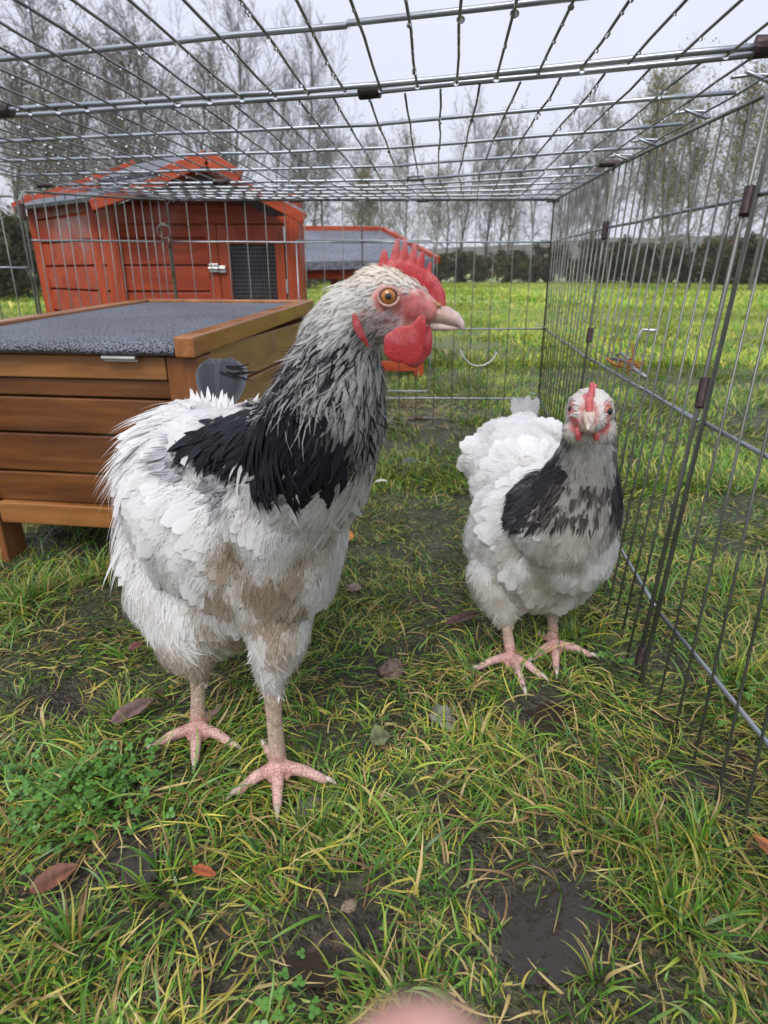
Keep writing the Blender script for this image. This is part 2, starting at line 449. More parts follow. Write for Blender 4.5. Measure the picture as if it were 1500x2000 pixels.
tag(g, 'short wet tangled green and yellow grass growing out of the mud in and around the pen', 'grass', kind='stuff')
PF = [.05, .18, .32, .03, .30, .09, .02, .01]
parts = [grass_patch('g', 70000, 3.0, 8.5, lambda y: .4 + .75 * y, (.03, .07), (.005, .010), 2, PF, 35, clump=3, ypow=1.2),
         grass_patch('g', 90000, 8, HEDGE_Y + 1, lambda y: .6 + .75 * y, (.05, .10), (.014, .03), 2, PF, 36, clump=1.2, ypow=1.1)]
V, F, C = join(parts); C = C * np.array([1.30, 1.24, 1.0])
g = mk('field_grass', V, F, M['grass'], cols=np.clip(C, 0, 1))
tag(g, 'bright yellow green pasture stretching from the pen to the hedge', 'grass', kind='stuff')

# clover patch near the left front
def clover():
    r = np.random.default_rng(77); vs = []; fs = []; cs = []
    cx, cy = gp(120, 1570)
    for i in range(430):
        x = cx + r.normal(0, .045); y = cy + r.normal(0, .030)
        if i > 360:
            c2 = gp(*[(1400, 1270), (640, 1960), (1440, 1390), (1180, 1300)][i % 4]); x = c2[0] + r.normal(0, .02); y = c2[1] + r.normal(0, .02)
        z = float(ground_z(np.array([x]), np.array([y]))[0]) + r.uniform(.005, .019)
        s = r.uniform(.0013, .0028); a0 = r.uniform(0, 6.28); tx, ty = r.normal(0, .3, 2)
        c = np.array([.085, .205, .035]) * r.uniform(.7, 1.5)
        for q in range(3):
            a = a0 + q * 2.094; n0 = len(vs)
            ctr = np.array([math.cos(a), math.sin(a)]) * s
            vs.append((x + ctr[0], y + ctr[1], z + s * .2)); cs.append(c * 1.25)
            for kk in range(7):
                t = a + kk * 6.283 / 7; dx = ctr[0] + math.cos(t) * s * .95; dy = ctr[1] + math.sin(t) * s * .95
                vs.append((x + dx, y + dy, z + tx * dx + ty * dy)); cs.append(c)
            for kk in range(7): fs.append((n0, n0 + 1 + kk, n0 + 1 + (kk + 1) % 7))
    o = mk('clover', vs, fs, M['grass'], cols=np.clip(np.array(cs), 0, 1), smooth=True)
    tag(o, 'low patch of small round clover leaves among the grass at the front left', 'clover', kind='stuff')
clover()

# ------------------------------------------------------------------ hill
def hill():
    r = np.random.default_rng(5); n = 120; vs = []; cs = []
    for i in range(n + 1):
        t = i / n; x = -235 + 470 * t
        h = 4.2 + 2.8 * math.exp(-((x - 62) / 40) ** 2) + 3.0 * math.exp(-((x + 90) / 50) ** 2) + noise.fractal(Vector((x * .25, 0, 0)), 1, 2, 4) * 1.0
        for yy, zz in ((118, -1), (124, h * .55), (134, h), (190, h * .6)):
            vs.append((x, yy, zz)); c = np.array([.085, .070, .066]) * r.uniform(.75, 1.3); cs.append(c)
    fs = [(i * 4 + k, (i + 1) * 4 + k, (i + 1) * 4 + k + 1, i * 4 + k + 1) for i in range(n) for k in range(3)]
    o = mk('hill', vs, fs, vcol('wooded hill', .9, 0, .1, mulnoise=(.6, .6, 1.4)), cols=np.array(cs)); tag(o, kind='structure')
hill()

# ------------------------------------------------------------------ trees
def make_tree(seed, H, spread, levels, ntwig, kind):
    """returns trunk MB, crown (verts, faces, cols), leaf centres; kind: tall, round, shrub"""
    R = random.Random(seed); TV = []; TF = []; CV = []; CF = []; tips = []
    def tube(V, F, pts, rs, n=3):
        b = len(V); m = len(pts)
        for i, p in enumerate(pts):
            d = (pts[min(i + 1, m - 1)] - pts[max(i - 1, 0)]).normalized()
            u = d.orthogonal().normalized(); w = d.cross(u)
            for k in range(n):
                a = 6.283 * k / n; V.append(p + (u * math.cos(a) + w * math.sin(a)) * rs[i])
        for i in range(m - 1):
            for k in range(n):
                a = b + i * n + k; c = b + i * n + (k + 1) % n; F.append((a, c, c + n, a + n))
    def grow(p, d, L, r, lv, V, F):
        segs = 5 if lv == 0 else (4 if lv == 1 else 3); pts = [p]; rs = [r]; dirs = [d]
        wob = .09 if lv == 0 else .26
        for i in range(segs):
            d = (d + Vector((R.gauss(0, wob), R.gauss(0, wob), R.gauss(0, wob * .5) + (.03, .17, .09, .05)[lv]))).normalized()
            p = p + d * (L / segs); pts.append(p); rs.append(max(r * (1 - (i + 1) / segs * (.72 if lv < 2 else .8)), .0030)); dirs.append(d)
        tube(V, F, pts, rs, 6 if lv == 0 else 3)
        if lv >= levels: tips.append(pts[-1]); return
        nb = ntwig[lv]
        for j in range(nb):
            t = (.14 if lv == 0 else .15) + (.86 if lv == 0 else .85) * (j + R.random()) / nb
            if kind == 'round' and lv == 0: t = .3 + .7 * (j + R.random()) / nb
            if kind == 'shrub' and lv == 0: t = .02 + .95 * (j + R.random()) / nb
            i = min(int(t * segs), segs - 1); q = pts[i].lerp(pts[i + 1], t * segs - i)
            az = R.uniform(0, 6.283); el = R.uniform(.30, 1.0) if kind == 'tall' else R.uniform(.45, 1.25)
            dd = dirs[i]; u = dd.orthogonal().normalized(); w = dd.cross(u)
            nd = (dd * math.cos(el) + (u * math.cos(az) + w * math.sin(az)) * math.sin(el)).normalized()
            if lv == 0: LL = H * spread * (.30 + .62 * math.sin(math.pi * min(t * .75 + .22, 1))) * R.uniform(.35, 1.25)
            else: LL = L * R.uniform(.30, .55) * (1.1 - .5 * t)
            grow(q, nd, LL, max(rs[i] * R.uniform(.32, .55), .0036), lv + 1, CV, CF)
    stems = 1 if kind != 'shrub' else 5
    for s in range(stems):
        d = Vector((R.gauss(0, .04), R.gauss(0, .04), 1)) if stems == 1 else Vector((R.gauss(0, .35), R.gauss(0, .35), 1))
        grow(Vector((R.gauss(0, .1) if stems > 1 else 0, R.gauss(0, .1) if stems > 1 else 0, -.1)), d.normalized(), H * R.uniform(.85, 1), H * (.0095 if stems == 1 else .006), 0, TV, TF)
    return TV, TF, CV, CF, tips

def tree_proto(name, seed, H, spread, ntwig, kind, bark, twig, leaf=None, nleaf=0, leafsize=.05):
    r = np.random.default_rng(seed)
    TV, TF, CV, CF, tips = make_tree(seed, H, spread, len(ntwig), ntwig, kind)
    root = empty(name)
    tv = np.array([tuple(p) for p in TV]); cv = np.array([tuple(p) for p in CV])
    def cc(v, c):
        return np.clip(np.array(c) * (.7 + .6 * r.random((len(v), 1))), 0, 1)
    mk('trunk', tv, np.array(TF), M['bark'], root, cols=cc(tv, bark))
    mk('crown', cv, np.array(CF), M['twig'], root, cols=cc(cv, twig))
    if nleaf:
        tp = np.array([tuple(p) for p in tips]); n = nleaf
        c = tp[r.integers(0, len(tp), n)] + r.normal(0, H * .03, (n, 3))
        a = r.normal(size=(n, 3)); a /= np.linalg.norm(a, axis=1)[:, None]
        b_ = np.cross(a, r.normal(size=(n, 3))); b_ /= np.linalg.norm(b_, axis=1)[:, None]
        s = leafsize * (.5 + r.random((n, 1)))
        V = np.stack([c - a * s, c + b_ * s * .6, c + a * s, c - b_ * s * .6], 1).reshape(-1, 3)
        F = np.arange(n * 4).reshape(-1, 4)
        lc = np.array(leaf)[r.integers(0, len(leaf), n)] * (.6 + .8 * r.random((n, 1)))
        mk('leaves', V, F, M['foliage'], root, cols=np.clip(np.repeat(lc, 4, 0), 0, 1))
    return root
BK = (.115, .105, .095); TW = (.165, .145, .138); TWG = (.19, .17, .125)  # twig tones lightened, so the mist is painted into the colour
PR = [tree_proto('bare_tree', 11, 5.6, .46, (34, 12, 9), 'tall', BK, TW),
      tree_proto('bare_tree', 12, 5.6, .42, (36, 12, 8), 'tall', BK, TWG, [(.20, .19, .06), (.16, .12, .06)], 700, .035),
      tree_proto('bare_tree', 13, 5.2, .54, (26, 13, 9), 'round', BK, TW),
      tree_proto('bare_tree', 14, 5.0, .55, (28, 14, 9), 'round', (.06, .052, .046), TWG, [(.22, .20, .05), (.15, .14, .05), (.20, .13, .05)], 2600, .035),
      tree_proto('bare_tree', 15, 5.4, .40, (34, 12, 8), 'tall', BK, (.115, .09, .08), [(.26, .19, .07), (.2, .16, .07)], 900, .03)]
SHR = [tree_proto('shrub', 21, 2.3, .40, (9, 7, 5), 'shrub', (.05, .045, .04), (.06, .05, .04), [(.05, .075, .024), (.075, .085, .03), (.13, .10, .05)], 9000, .05),
       tree_proto('shrub', 22, 2.1, .40, (9, 7, 5), 'shrub', (.05, .045, .04), (.07, .05, .04), [(.16, .10, .06), (.09, .085, .035), (.06, .07, .028)], 6500, .05)]

USED = set()
def place(protos, i, px, dist, topy, label, cat, group, rz, wid=1.0):
    """a tree dist metres ahead whose top reaches photo row topy"""
    src = protos[i]
    P = at(px, topy, y=dist); Hs = {'bare_tree': 5.4, 'shrub': 2.3}[src.name.split('.')[0]]
    s = max(P[2], .3) / Hs / .97
    kids = [k for k in src.children]
    if src.name in USED:
        o = src.copy(); COL.objects.link(o)
        for kd in kids:
            c = kd.copy(); COL.objects.link(c); c.parent = o
    else:
        o = src; USED.add(src.name)
    o.location = (P[0], dist, 0); o.rotation_euler = (math.sin(rz * 3.1) * .06, math.cos(rz * 2.3) * .07, rz); o.scale = (s * wid, s * wid, s)
    tag(o, label, cat, group)
    return o
TG = 'bare winter trees along the far side of the field'
T = [ # proto, px, dist, top row, width, label
 (2, -60, 15, 70, 1.1, 'dark spreading bare tree cut by the left edge of the photo'),
 (0, 20, 17, 20, .9, 'tall fine twigged bare tree, first whole one from the left edge'),
 (1, 95, 18, 45, .9, 'slender bare tree rising above the left eave of the red coop'),
 (4, 160, 16, 60, .8, 'thin upright bare tree between the left eave and the ridge of the coop'),
 (0, 215, 19, 75, .9, 'bare tree with a dense brush of upright twigs over the coop roof'),
 (2, 290, 17, 60, .8, 'bare tree with crossing branches just left of the coop ridge'),
 (4, 345, 20, 95, .8, 'narrow bare tree behind the left slope of the coop ridge'),
 (0, 400, 18, 80, .8, 'bare tree straight behind the ridge of the red coop'),
 (1, 450, 22, 170, .8, 'short bare tree just right of the coop ridge'),
 (2, 505, 19, 120, .62, 'tall dark alder like tree above the right slope of the coop'),
 (0, 560, 20, 110, .62, 'tallest pointed bare tree above the right eave of the coop'),
 (2, 620, 21, 170, .7, 'bare tree with flat side branches right of the coop eave'),
 (4, 680, 26, 250, .8, 'low bare tree above the grey felt roof of the run'),
 (3, 730, 24, 310, .9, 'brownish low tree behind the end of the run roof'),
 (1, 790, 27, 265, .8, 'yellowish thin tree directly above the comb of the big hen'),
 (3, 850, 24, 320, .8, 'brown leaved bushy tree just right of the big hen comb'),
 (0, 905, 28, 255, .8, 'fine grey bare tree over the middle of the hedge'),
 (4, 955, 27, 250, .7, 'upright buff tinted tree in the middle of the far tree line'),
 (1, 1010, 26, 240, .7, 'buff and green tinted tree left of the cage corner'),
 (2, 1060, 25, 260, .8, 'spreading bare tree right at the far corner of the cage'),
 (0, 1120, 26, 235, .7, 'slim bare tree seen just right of the far cage corner'),
 (4, 1175, 24, 215, .7, 'purplish thin tree behind the clip of the far cage post'),
 (2, 1235, 20, 160, .6, 'dark twiggy tree with a high pointed crown behind the side wires'),
 (3, 1290, 18, 130, .7, 'thin trunked tree with sparse olive leaves, tallest of the right side'),
 (1, 1350, 21, 170, .8, 'greenish upright tree between the two right hand cage posts'),
 (3, 1410, 17, 190, .9, 'round crowned tree with yellow green leaves left of the near cage post'),
 (3, 1475, 15, 130, .8, 'big gnarled olive leaved tree seen through the nearest wires'),
 (2, 1560, 15, 90, 1.0, 'bare tree cut by the right edge of the photo'),
 (3, 60, 22, 150, 1.2, 'greyish bushy tree low between the two leftmost tall trees'),
 (2, 250, 24, 170, 1.2, 'wide low bare tree half hidden by the left roof slope of the coop'),
 (2, 590, 27, 260, 1.1, 'small bare tree far behind, just over the left end of the run roof'),
 (2, 760, 30, 330, 1.2, 'small wide bare tree above the right end of the run roof'),
 (2, 880, 31, 330, 1.2, 'small bare tree peeping over the hedge right of the red comb'),
 (2, 985, 31, 320, 1.2, 'small bare tree over the hedge left of the far cage corner'),
 (0, 1090, 31, 330, 1.2, 'small bare tree directly behind the far cage corner'),
 (2, 1200, 28, 300, 1.2, 'low bare tree behind the dense wires of the far side panel'),
 (2, 1320, 26, 300, 1.2, 'low bare tree over the hedge between the two right hand posts'),
 (0, 1440, 24, 260, 1.2, 'grey bare tree behind the round crowned olive tree')]
for k, (i, px, d, ty, w, lb) in enumerate(T):
    place(PR, i, px, d, ty, lb, 'tree', TG, k * 2.1, w)
# the shrubs that make the hedge at the foot of the trees
R = random.Random(3)
for k in range(23):
    px = 640 + k * 44 + R.uniform(-8, 8)
    dd = HEDGE_Y + R.uniform(-1.2, 1.2) - max(0, (px - 1150)) * .010
    lb = 'dense dark far hedge shrub ' + ('between the run roof and the cage corner' if px < 1080 else 'seen through the right hand wires')
    place(SHR, k % 2, px, dd, 482 + R.uniform(-24, 20) - max(0, px - 1150) * .10, lb, 'shrub', 'shrubs of the hedge ' + ('left of the cage corner' if px < 1080 else 'right of the cage corner'), k * 1.7, 1.7)
for k, (px, dd, ty, lb) in enumerate([(-40, 10.5, 400, 'dark evergreen shrub at the left edge behind the wire panel'), (45, 11.5, 430, 'dark shrub just left of the red coop'),
                                  (150, 12, 470, 'low dark shrub hidden behind the left wall of the coop'), (330, 14, 480, 'dark shrub behind the middle of the coop'),
                                  (600, 17, 500, 'dark green shrub seen under the run roof beside the coop'), (690, 18, 500, 'dark shrub seen under the run roof behind the big hen head')]):
    place(SHR, k % 2, px, dd, ty, lb, 'shrub', 'shrubs behind the coop', k * 1.3, 1.5)
for p in PR + SHR:
    if p.name not in USED:
        for c in list(p.children): bpy.data.objects.remove(c)
        bpy.data.objects.remove(p)

# ------------------------------------------------------------------ red coop
def P3(px, py, y): return at(px, py, y=y)
coop = empty('chicken_coop', (-.6, 2.4, 0)); tag(coop, 'red orange wooden chicken coop with a gabled grey felt roof behind the pen', 'coop')
OFF = np.array([-.6, 2.4, 0])
class LMB(MB):
    def build(s, name, mat, parent=None, smooth=False, bevel=0.0, off=OFF):
        s.v = [tuple(np.array(p) - off) for p in s.v]
        return MB.build(s, name, mat, parent, smooth, bevel)
FL = at(217, 500, y=2.2); FLx = FL[0]; FRx = at(577, 500, y=2.2)[0]; FY = 2.2
BLc = at(82, 500, y=2.62)
ztop = at(400, 405, y=2.2)[2]
# front wall: boards with v grooves
def boards(mb, p0, p1, z0, z1, n, th=.014, gap=.0065, nrm=None):
    p0 = np.array(p0); p1 = np.array(p1); d = p1 - p0; d /= np.linalg.norm(d)
    nr = np.array([d[1], -d[0], 0]) if nrm is None else np.array(nrm)
    h = (z1 - z0) / n
    for i in range(n):
        a = z0 + i * h + gap / 2; b_ = z0 + (i + 1) * h - gap / 2
        A = np.array([p0[0], p0[1], 0]); B = np.array([p1[0], p1[1], 0])
        q = [A + [0, 0, a], B + [0, 0, a], B - nr * th + [0, 0, a], A - nr * th + [0, 0, a]]
        t = [A + [0, 0, b_], B + [0, 0, b_], B - nr * th + [0, 0, b_], A - nr * th + [0, 0, b_]]
        mb.hexa(q + t)
zb = .12
dx0 = at(410, 500, y=2.2)[0]                      # hinge side of the mesh door
mb = LMB(); boards(mb, (FLx + .03, FY), (dx0, FY), zb, zb + .082 * 6, 6); mb.build('front_wall', M['red_x'], coop, bevel=.002)
mb = LMB(); mb.box(FLx + .03, FRx - .02, FY + .014, FY + .02, zb + .49, ztop + .01)
mb.box(FLx + .03, dx0 + .02, FY + .014, FY + .018, zb, zb + .5)
a = at(235, 500, y=2.2)[0]
mb.add([(FLx + .02, FY + .004, ztop - .07), (FRx - .02, FY + .004, ztop - .07), (FRx - .02, FY + .004, ztop), (at(405, 300, y=2.2)[0], FY + .004, at(405, 330, y=2.2)[2]), (FLx + .02, FY + .004, ztop)],
       [(0, 1, 2, 3, 4)])
mb.build('gable', M['red_x'], coop)
mb = LMB()
mb.beam((FLx + .01, FY - .004, zb + .48), (FRx - .01, FY - .004, zb + .48), .022, .055)       # rail above the boards
mb.build('top_rail', M['red_x'], coop, bevel=.002)
mb = LMB(); mb.box(FLx - .012, FLx + .036, FY - .016, FY + .03, 0, ztop - .005); mb.build('corner_post', M['red_z'], coop, bevel=.002)
mb = LMB(); mb.box(FRx - .030, FRx + .016, FY - .014, FY + .034, 0, ztop - .005); mb.build('corner_post', M['red_z'], coop, bevel=.002)
mb = LMB(); mb.box(dx0 - .008, dx0 + .030, FY - .010, FY + .02, zb, zb + .452); mb.build('door_post', M['red_z'], coop, bevel=.002)
# side wall, going back to the left
mb = LMB(); boards(mb, (BLc[0], BLc[1]), (FLx - .012, FY), zb, zb + .082 * 7, 7); mb.build('side_wall', M['red_x'], coop, bevel=.002)
mb = LMB(); mb.beam((BLc[0], BLc[1], 0), (BLc[0], BLc[1], .70), .035, .035, up=(0, 1, 0)); mb.build('corner_post', M['red_z'], coop, bevel=.002)
mb = LMB(); sd = np.array([FLx - BLc[0], FY - BLc[1], 0]); 
mb.beam((BLc[0] + sd[0] * .86, BLc[1] + sd[1] * .86 - .012, zb), (BLc[0] + sd[0] * .86, BLc[1] + sd[1] * .86 - .012, .69), .028, .02, up=(0, 1, 0)); mb.build('door_post', M['red_z'], coop, bevel=.002)
mb = LMB(); mb.box(FRx - .004, FRx + .010, FY + .03, 2.38, zb, .68); mb.beam((FRx, 2.38, .4), (BLc[0] + .3, 2.86, .4), .012, .56); mb.beam((BLc[0] + .3, 2.86, .4), (BLc[0], 2.62, .4), .012, .56)
mb.build('back_wall', M['red_x'], coop)
# mesh door
door = LMB(); x0 = dx0 + .032; x1 = FRx - .034; z0 = zb; z1 = zb + .450
door.box(x0, x0 + .036, FY - .012, FY + .006, z0, z1); door.box(x1 - .030, x1, FY - .012, FY + .006, z0, z1)
door.box(x0 + .036, x1 - .030, FY - .012, FY + .006, z1 - .058, z1); door.box(x0 + .036, x1 - .030, FY - .012, FY + .006, z0, z0 + .05)
dob = door.build('door', M['red_z'], coop, bevel=.002)
w = LMB(); n = 20
for i in range(n + 1):
    x = x0 + .036 + (x1 - x0 - .066) * i / n; w.tube([(x, FY + .002, z0 + .04), (x, FY + .002, z1 - .05)], .0009, 4)
for i in range(29):
    z = z0 + .045 + (z1 - z0 - .10) * i / 28; w.tube([(x0 + .03, FY + .0035, z), (x1 - .03, FY + .0035, z)], .0009, 4)
w.build('wire_mesh', M['bar'], dob)
l = LMB(); q = at(424, 524, y=2.17)
l.box(q[0] - .028, q[0] + .002, 2.178, 2.186, q[2] - .012, q[2] + .014); l.box(q[0] + .004, q[0] + .026, 2.178, 2.186, q[2] - .014, q[2] + .008)
l.tube([(q[0] - .03, 2.172, q[2]), (q[0] + .026, 2.172, q[2])], .004, 8); l.tube([(q[0] + .003, 2.172, q[2]), (q[0] + .003, 2.155, q[2] - .004)], .004, 8)
l.build('latch', M['shiny'], dob, bevel=.001)
for zz in (.36, .52):
    h = LMB(); h.tube([(x1 + .004, FY - .016, zz), (x1 + .004, FY - .016, zz + .045)], .004, 8); h.build('hinge', M['shiny'], dob)
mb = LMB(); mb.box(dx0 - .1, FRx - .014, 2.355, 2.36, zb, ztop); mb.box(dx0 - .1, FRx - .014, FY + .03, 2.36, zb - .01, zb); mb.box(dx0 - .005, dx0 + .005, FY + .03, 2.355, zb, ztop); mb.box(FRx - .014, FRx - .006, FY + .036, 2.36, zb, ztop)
mb.build('inside_shade', M['shade_in'], coop)  # dark boxes added to paint the shade behind the mesh door
# main roof: sheared gable, ridge running back to the left
FLe = at(180, 393, y=2.06); FAp = at(405, 318, y=2.06); FRe = at(596, 420, y=2.06)
RLe = at(28, 411, y=2.60); sh = RLe - FLe
def roofside(A, B, sh, name='roof'):
    m = LMB(); nrm = np.cross(B - A, sh); nrm /= np.linalg.norm(nrm); nrm *= np.sign(nrm[2]) 
    m.slab([A, B, B + sh, A + sh], nrm * .012); return m
rf = roofside(FLe, FAp, sh).build('roof', M['felt_far'], coop)
m = roofside(FAp, FRe, sh); m.build('roof', M['felt_far'], coop)
for A, B in ((FLe, FAp), (FAp, FRe)):
    m = LMB(); dn = np.array([0, -.008, 0]); m.beam(A + dn - [0, 0, .012], B + dn - [0, 0, .012], .016, .030); m.build('barge_board', M['red_x'], coop, bevel=.002)
m = LMB(); m.beam(RLe + [0, 0, .010], FAp + sh + [0, 0, .010], .018, .03); m.build('barge_board', M['red_x'], coop)
# small raised ridge roof
a0 = at(318, 338, y=2.02); a1 = at(405, 303, y=2.02); a2 = at(470, 343, y=2.02); sh2 = sh * .62
m = roofside(a0, a1, sh2); m.build('ridge_roof', M['felt_far'], coop)
m = roofside(a1, a2, sh2); m.build('ridge_roof', M['felt_far'], coop)
for A, B in ((a0, a1), (a1, a2)):
    m = LMB(); m.beam(A + [0, -.008, -.008], B + [0, -.008, -.008], .014, .040); m.build('barge_board', M['red_x'], coop, bevel=.002)
m = LMB(); m.beam(a0 + sh2 + [0, 0, .01], a1 + sh2 + [0, 0, .01], .016, .03); m.build('barge_board', M['red_x'], coop)
m = LMB(); m.add([a0 + [.01, .03, -.012], a1 + [0, .03, -.012], a2 + [-.01, .03, -.012], a2 + [-.02, .03, -.06], a0 + [.02, .03, -.06]], [(0, 1, 2, 3, 4)]); m.build('vent_shade', M['shade_in'], coop)  # dark sheet painting the shade under the raised roof

# ------------------------------------------------------------------ covered run beside the coop
ro = np.array([0.0, 2.9, 0])
run = empty('covered_run', tuple(ro)); tag(run, 'low red framed run with a grey felt roof standing to the right of the coop', 'animal run')
class RMB(LMB):
    def build(s, name, mat, parent=None, smooth=False, bevel=0.0): return LMB.build(s, name, mat, parent, smooth, bevel, off=ro)
E0 = at(590, 519, y=2.72); E1 = at(850, 511, y=2.72); G0 = at(560, 452, y=3.35); G1 = at(748, 454, y=3.35)
m = RMB(); m.slab([E0 - [.25, 0, 0], E1, G1, G0 - [.2, 0, 0]], (0, 0, .010)); m.build('roof', M['felt_far'], run)
m = RMB(); m.slab([E0 - [.25, 0, 0], E0 - [.25, .012, .0], E1 - [0, .012, 0], E1], (0, 0, -.022)); m.build('roof_lip', M['felt_far'], run)
m = RMB(); m.beam(G0 - [.2, 0, -.012], G1 + [0, 0, .012], .03, .03); m.build('ridge_board', M['red_x'], run, bevel=.002)
m = RMB(); m.beam(G1 + [0, 0, .012], E1 + [.01, -.02, .006], .022, .028); m.build('barge_board', M['red_x'], run, bevel=.002)
m = RMB(); m.slab([G0 + [-.2, 0, 0], G1, G1 + [.1, .5, -.16], G0 + [-.2, .5, -.16]], (0, 0, .01)); m.build('roof', M['felt_far'], run)
b0 = at(828, 738, z=.0)
for (x, y, zt) in ((b0[0] - .02, 2.76, .445), (at(655, 600, y=3.3)[0], 3.30, .60), (at(575, 600, y=2.8)[0] , 2.80, .45), (b0[0] - .06, 3.8, .44)):
    m = RMB(); m.box(x - .02, x + .02, y - .02, y + .02, 0, zt); m.build('post', M['red_z'], run, bevel=.002)
m = RMB(); m.box(-.52, b0[0], 2.742, 2.778, .02, .062); m.box(-.52, b0[0], 2.742, 2.778, .40, .44); m.build('rail', M['red_x'], run, bevel=.002)
m = RMB(); m.beam((b0[0] - .02, 2.78, .041), (b0[0] - .06, 3.8, .041), .036, .042); m.build('rail', M['red_x'], run, bevel=.002)
m = RMB()
for i in range(36):
    x = -.5 + (b0[0] + .48) * i / 35; m.tube([(x, 2.76, .05), (x, 2.76, .41)], .0006, 4)
for i in range(20): m.tube([(-.5, 2.761, .06 + .018 * i), (b0[0] - .02, 2.761, .06 + .018 * i)], .0006, 4)
m.build('wire_mesh', M['wire'], run)

# ------------------------------------------------------------------ brown nest box
BX = np.array([-.25, .845, 0]); BR = math.radians(-8)    # origin: front right corner; local x runs left to right, y goes back
box = empty('nest_box', tuple(BX), BR); tag(box, 'low brown wooden nest box with a wet grey felt lid, left of the big hen', 'nest box')
W_, D_ = .396, .60; hf, hb = .322, .345
m = MB(); m.box(-W_ + .045, -.045, -.004, .014, .064, .098); m.build('front_rail', M['gold_x'], box, bevel=.002)
m = MB(); zs = [.113, .163, .213, .259, .284, ]
for za, zb_ in ((.0995, .1455), (.1485, .2060), (.2090, .2605), (.2635, .2885)): m.box(-W_ + .03, -.046, .006, .018, za, zb_)
m.build('front_wall', M['brown_x'], box, bevel=.0022)
m = MB(); m.box(-W_ + .002, -.047, -.002, .016, .2905, .3225); m.build('front_board', M['gold_x'], box, bevel=.002)
for x, y in ((-W_ - .004, -.006), (-.044, -.006), (-W_ - .004, D_ - .04), (-.044, D_ - .04)):
    m = MB(); m.box(x, x + .046, y, y + .046, -.02, .3228 if y < .1 else .342); m.build('leg', M['brown_z'], box, bevel=.0025)
m = MB()
for i in range(4): m.box(-.012, -.001, .043, D_ - .042, .075 + i * .064, .075 + i * .064 + .0615)
m.build('side_wall', M['brown_y'], box, bevel=.0022)
m = MB(); m.box(-W_ + .001, -W_ + .012, .043, D_ - .042, .075, .32); m.box(-W_ + .046, -.046, D_ - .02, D_ - .008, .075, .33); m.build('back_wall', M['brown_y'], box)
lid = MB()
zf, zk = .3245, .343                                        # lid underside, front and back
def lbox(x0, x1, y0, y1, a, b_):
    s = (zk - zf) / D_
    lid.hexa([(x0, y0, zf + s * y0 + a), (x1, y0, zf + s * y0 + a), (x1, y1, zf + s * y1 + a), (x0, y1, zf + s * y1 + a),
              (x0, y0, zf + s * y0 + b_), (x1, y0, zf + s * y0 + b_), (x1, y1, zf + s * y1 + b_), (x0, y1, zf + s * y1 + b_)])
lbox(-.022, .006, -.022, D_ + .02, .000, .027)
lbox(-W_ - .012, -W_ + .016, -.0, D_ + .02, .0, .027)
lbox(-W_ + .0165, -.0225, D_ + .0, D_ + .022, -.002, .027)
lo = lid.build('lid', M['rim'], box, bevel=.0025)
lid = MB(); lbox(-W_ + .0165, -.0225, -.014, D_ - .001, .001, .006); lid.build('lid_board', M['brown_x'], lo)
# felt with a rolled front edge
vs = []; fs = []; prof = []
s = (zk - zf) / D_
yy = [D_ - .001, .5, .4, .3, .2, .1, .04, .010, -.004, -.013, -.019, -.021, -.019, -.014]
zz = [.021, .021, .021, .021, .021, .021, .021, .0208, .0195, .0165, .012, .0075, .0035, .0012]
nxs = 30
for i, (a_, b_) in enumerate(zip(yy, zz)):
    for k in range(nxs + 1):
        x = -W_ + .0162 + (W_ - .0162 - .0228) * k / nxs
        vs.append((x, a_, zf + s * max(a_, 0) + b_ + .0012 * noise.noise(Vector((x * 18, a_ * 18, 0)))))
for i in range(len(yy) - 1):
    for k in range(nxs): fs.append((i * (nxs + 1) + k, i * (nxs + 1) + k + 1, (i + 1) * (nxs + 1) + k + 1, (i + 1) * (nxs + 1) + k))
fo = mk('roofing_felt', vs, fs, M['felt'], lo, smooth=True)
for xc in (-.105, -.34):
    m = MB(); m.tube([(xc - .024, -.016, .3215), (xc + .024, -.016, .3215)], .0032, 10); m.box(xc - .024, xc + .024, -.013, -.0045, .3165, .3195); m.build('hinge', M['shiny'], lo)
for zq in (.285, .10): 
    m = MB(); m.tube([(-.006, .022, zq), (.0015, .022, zq)], .0022, 8); m.build('screw', M['shiny'], box)

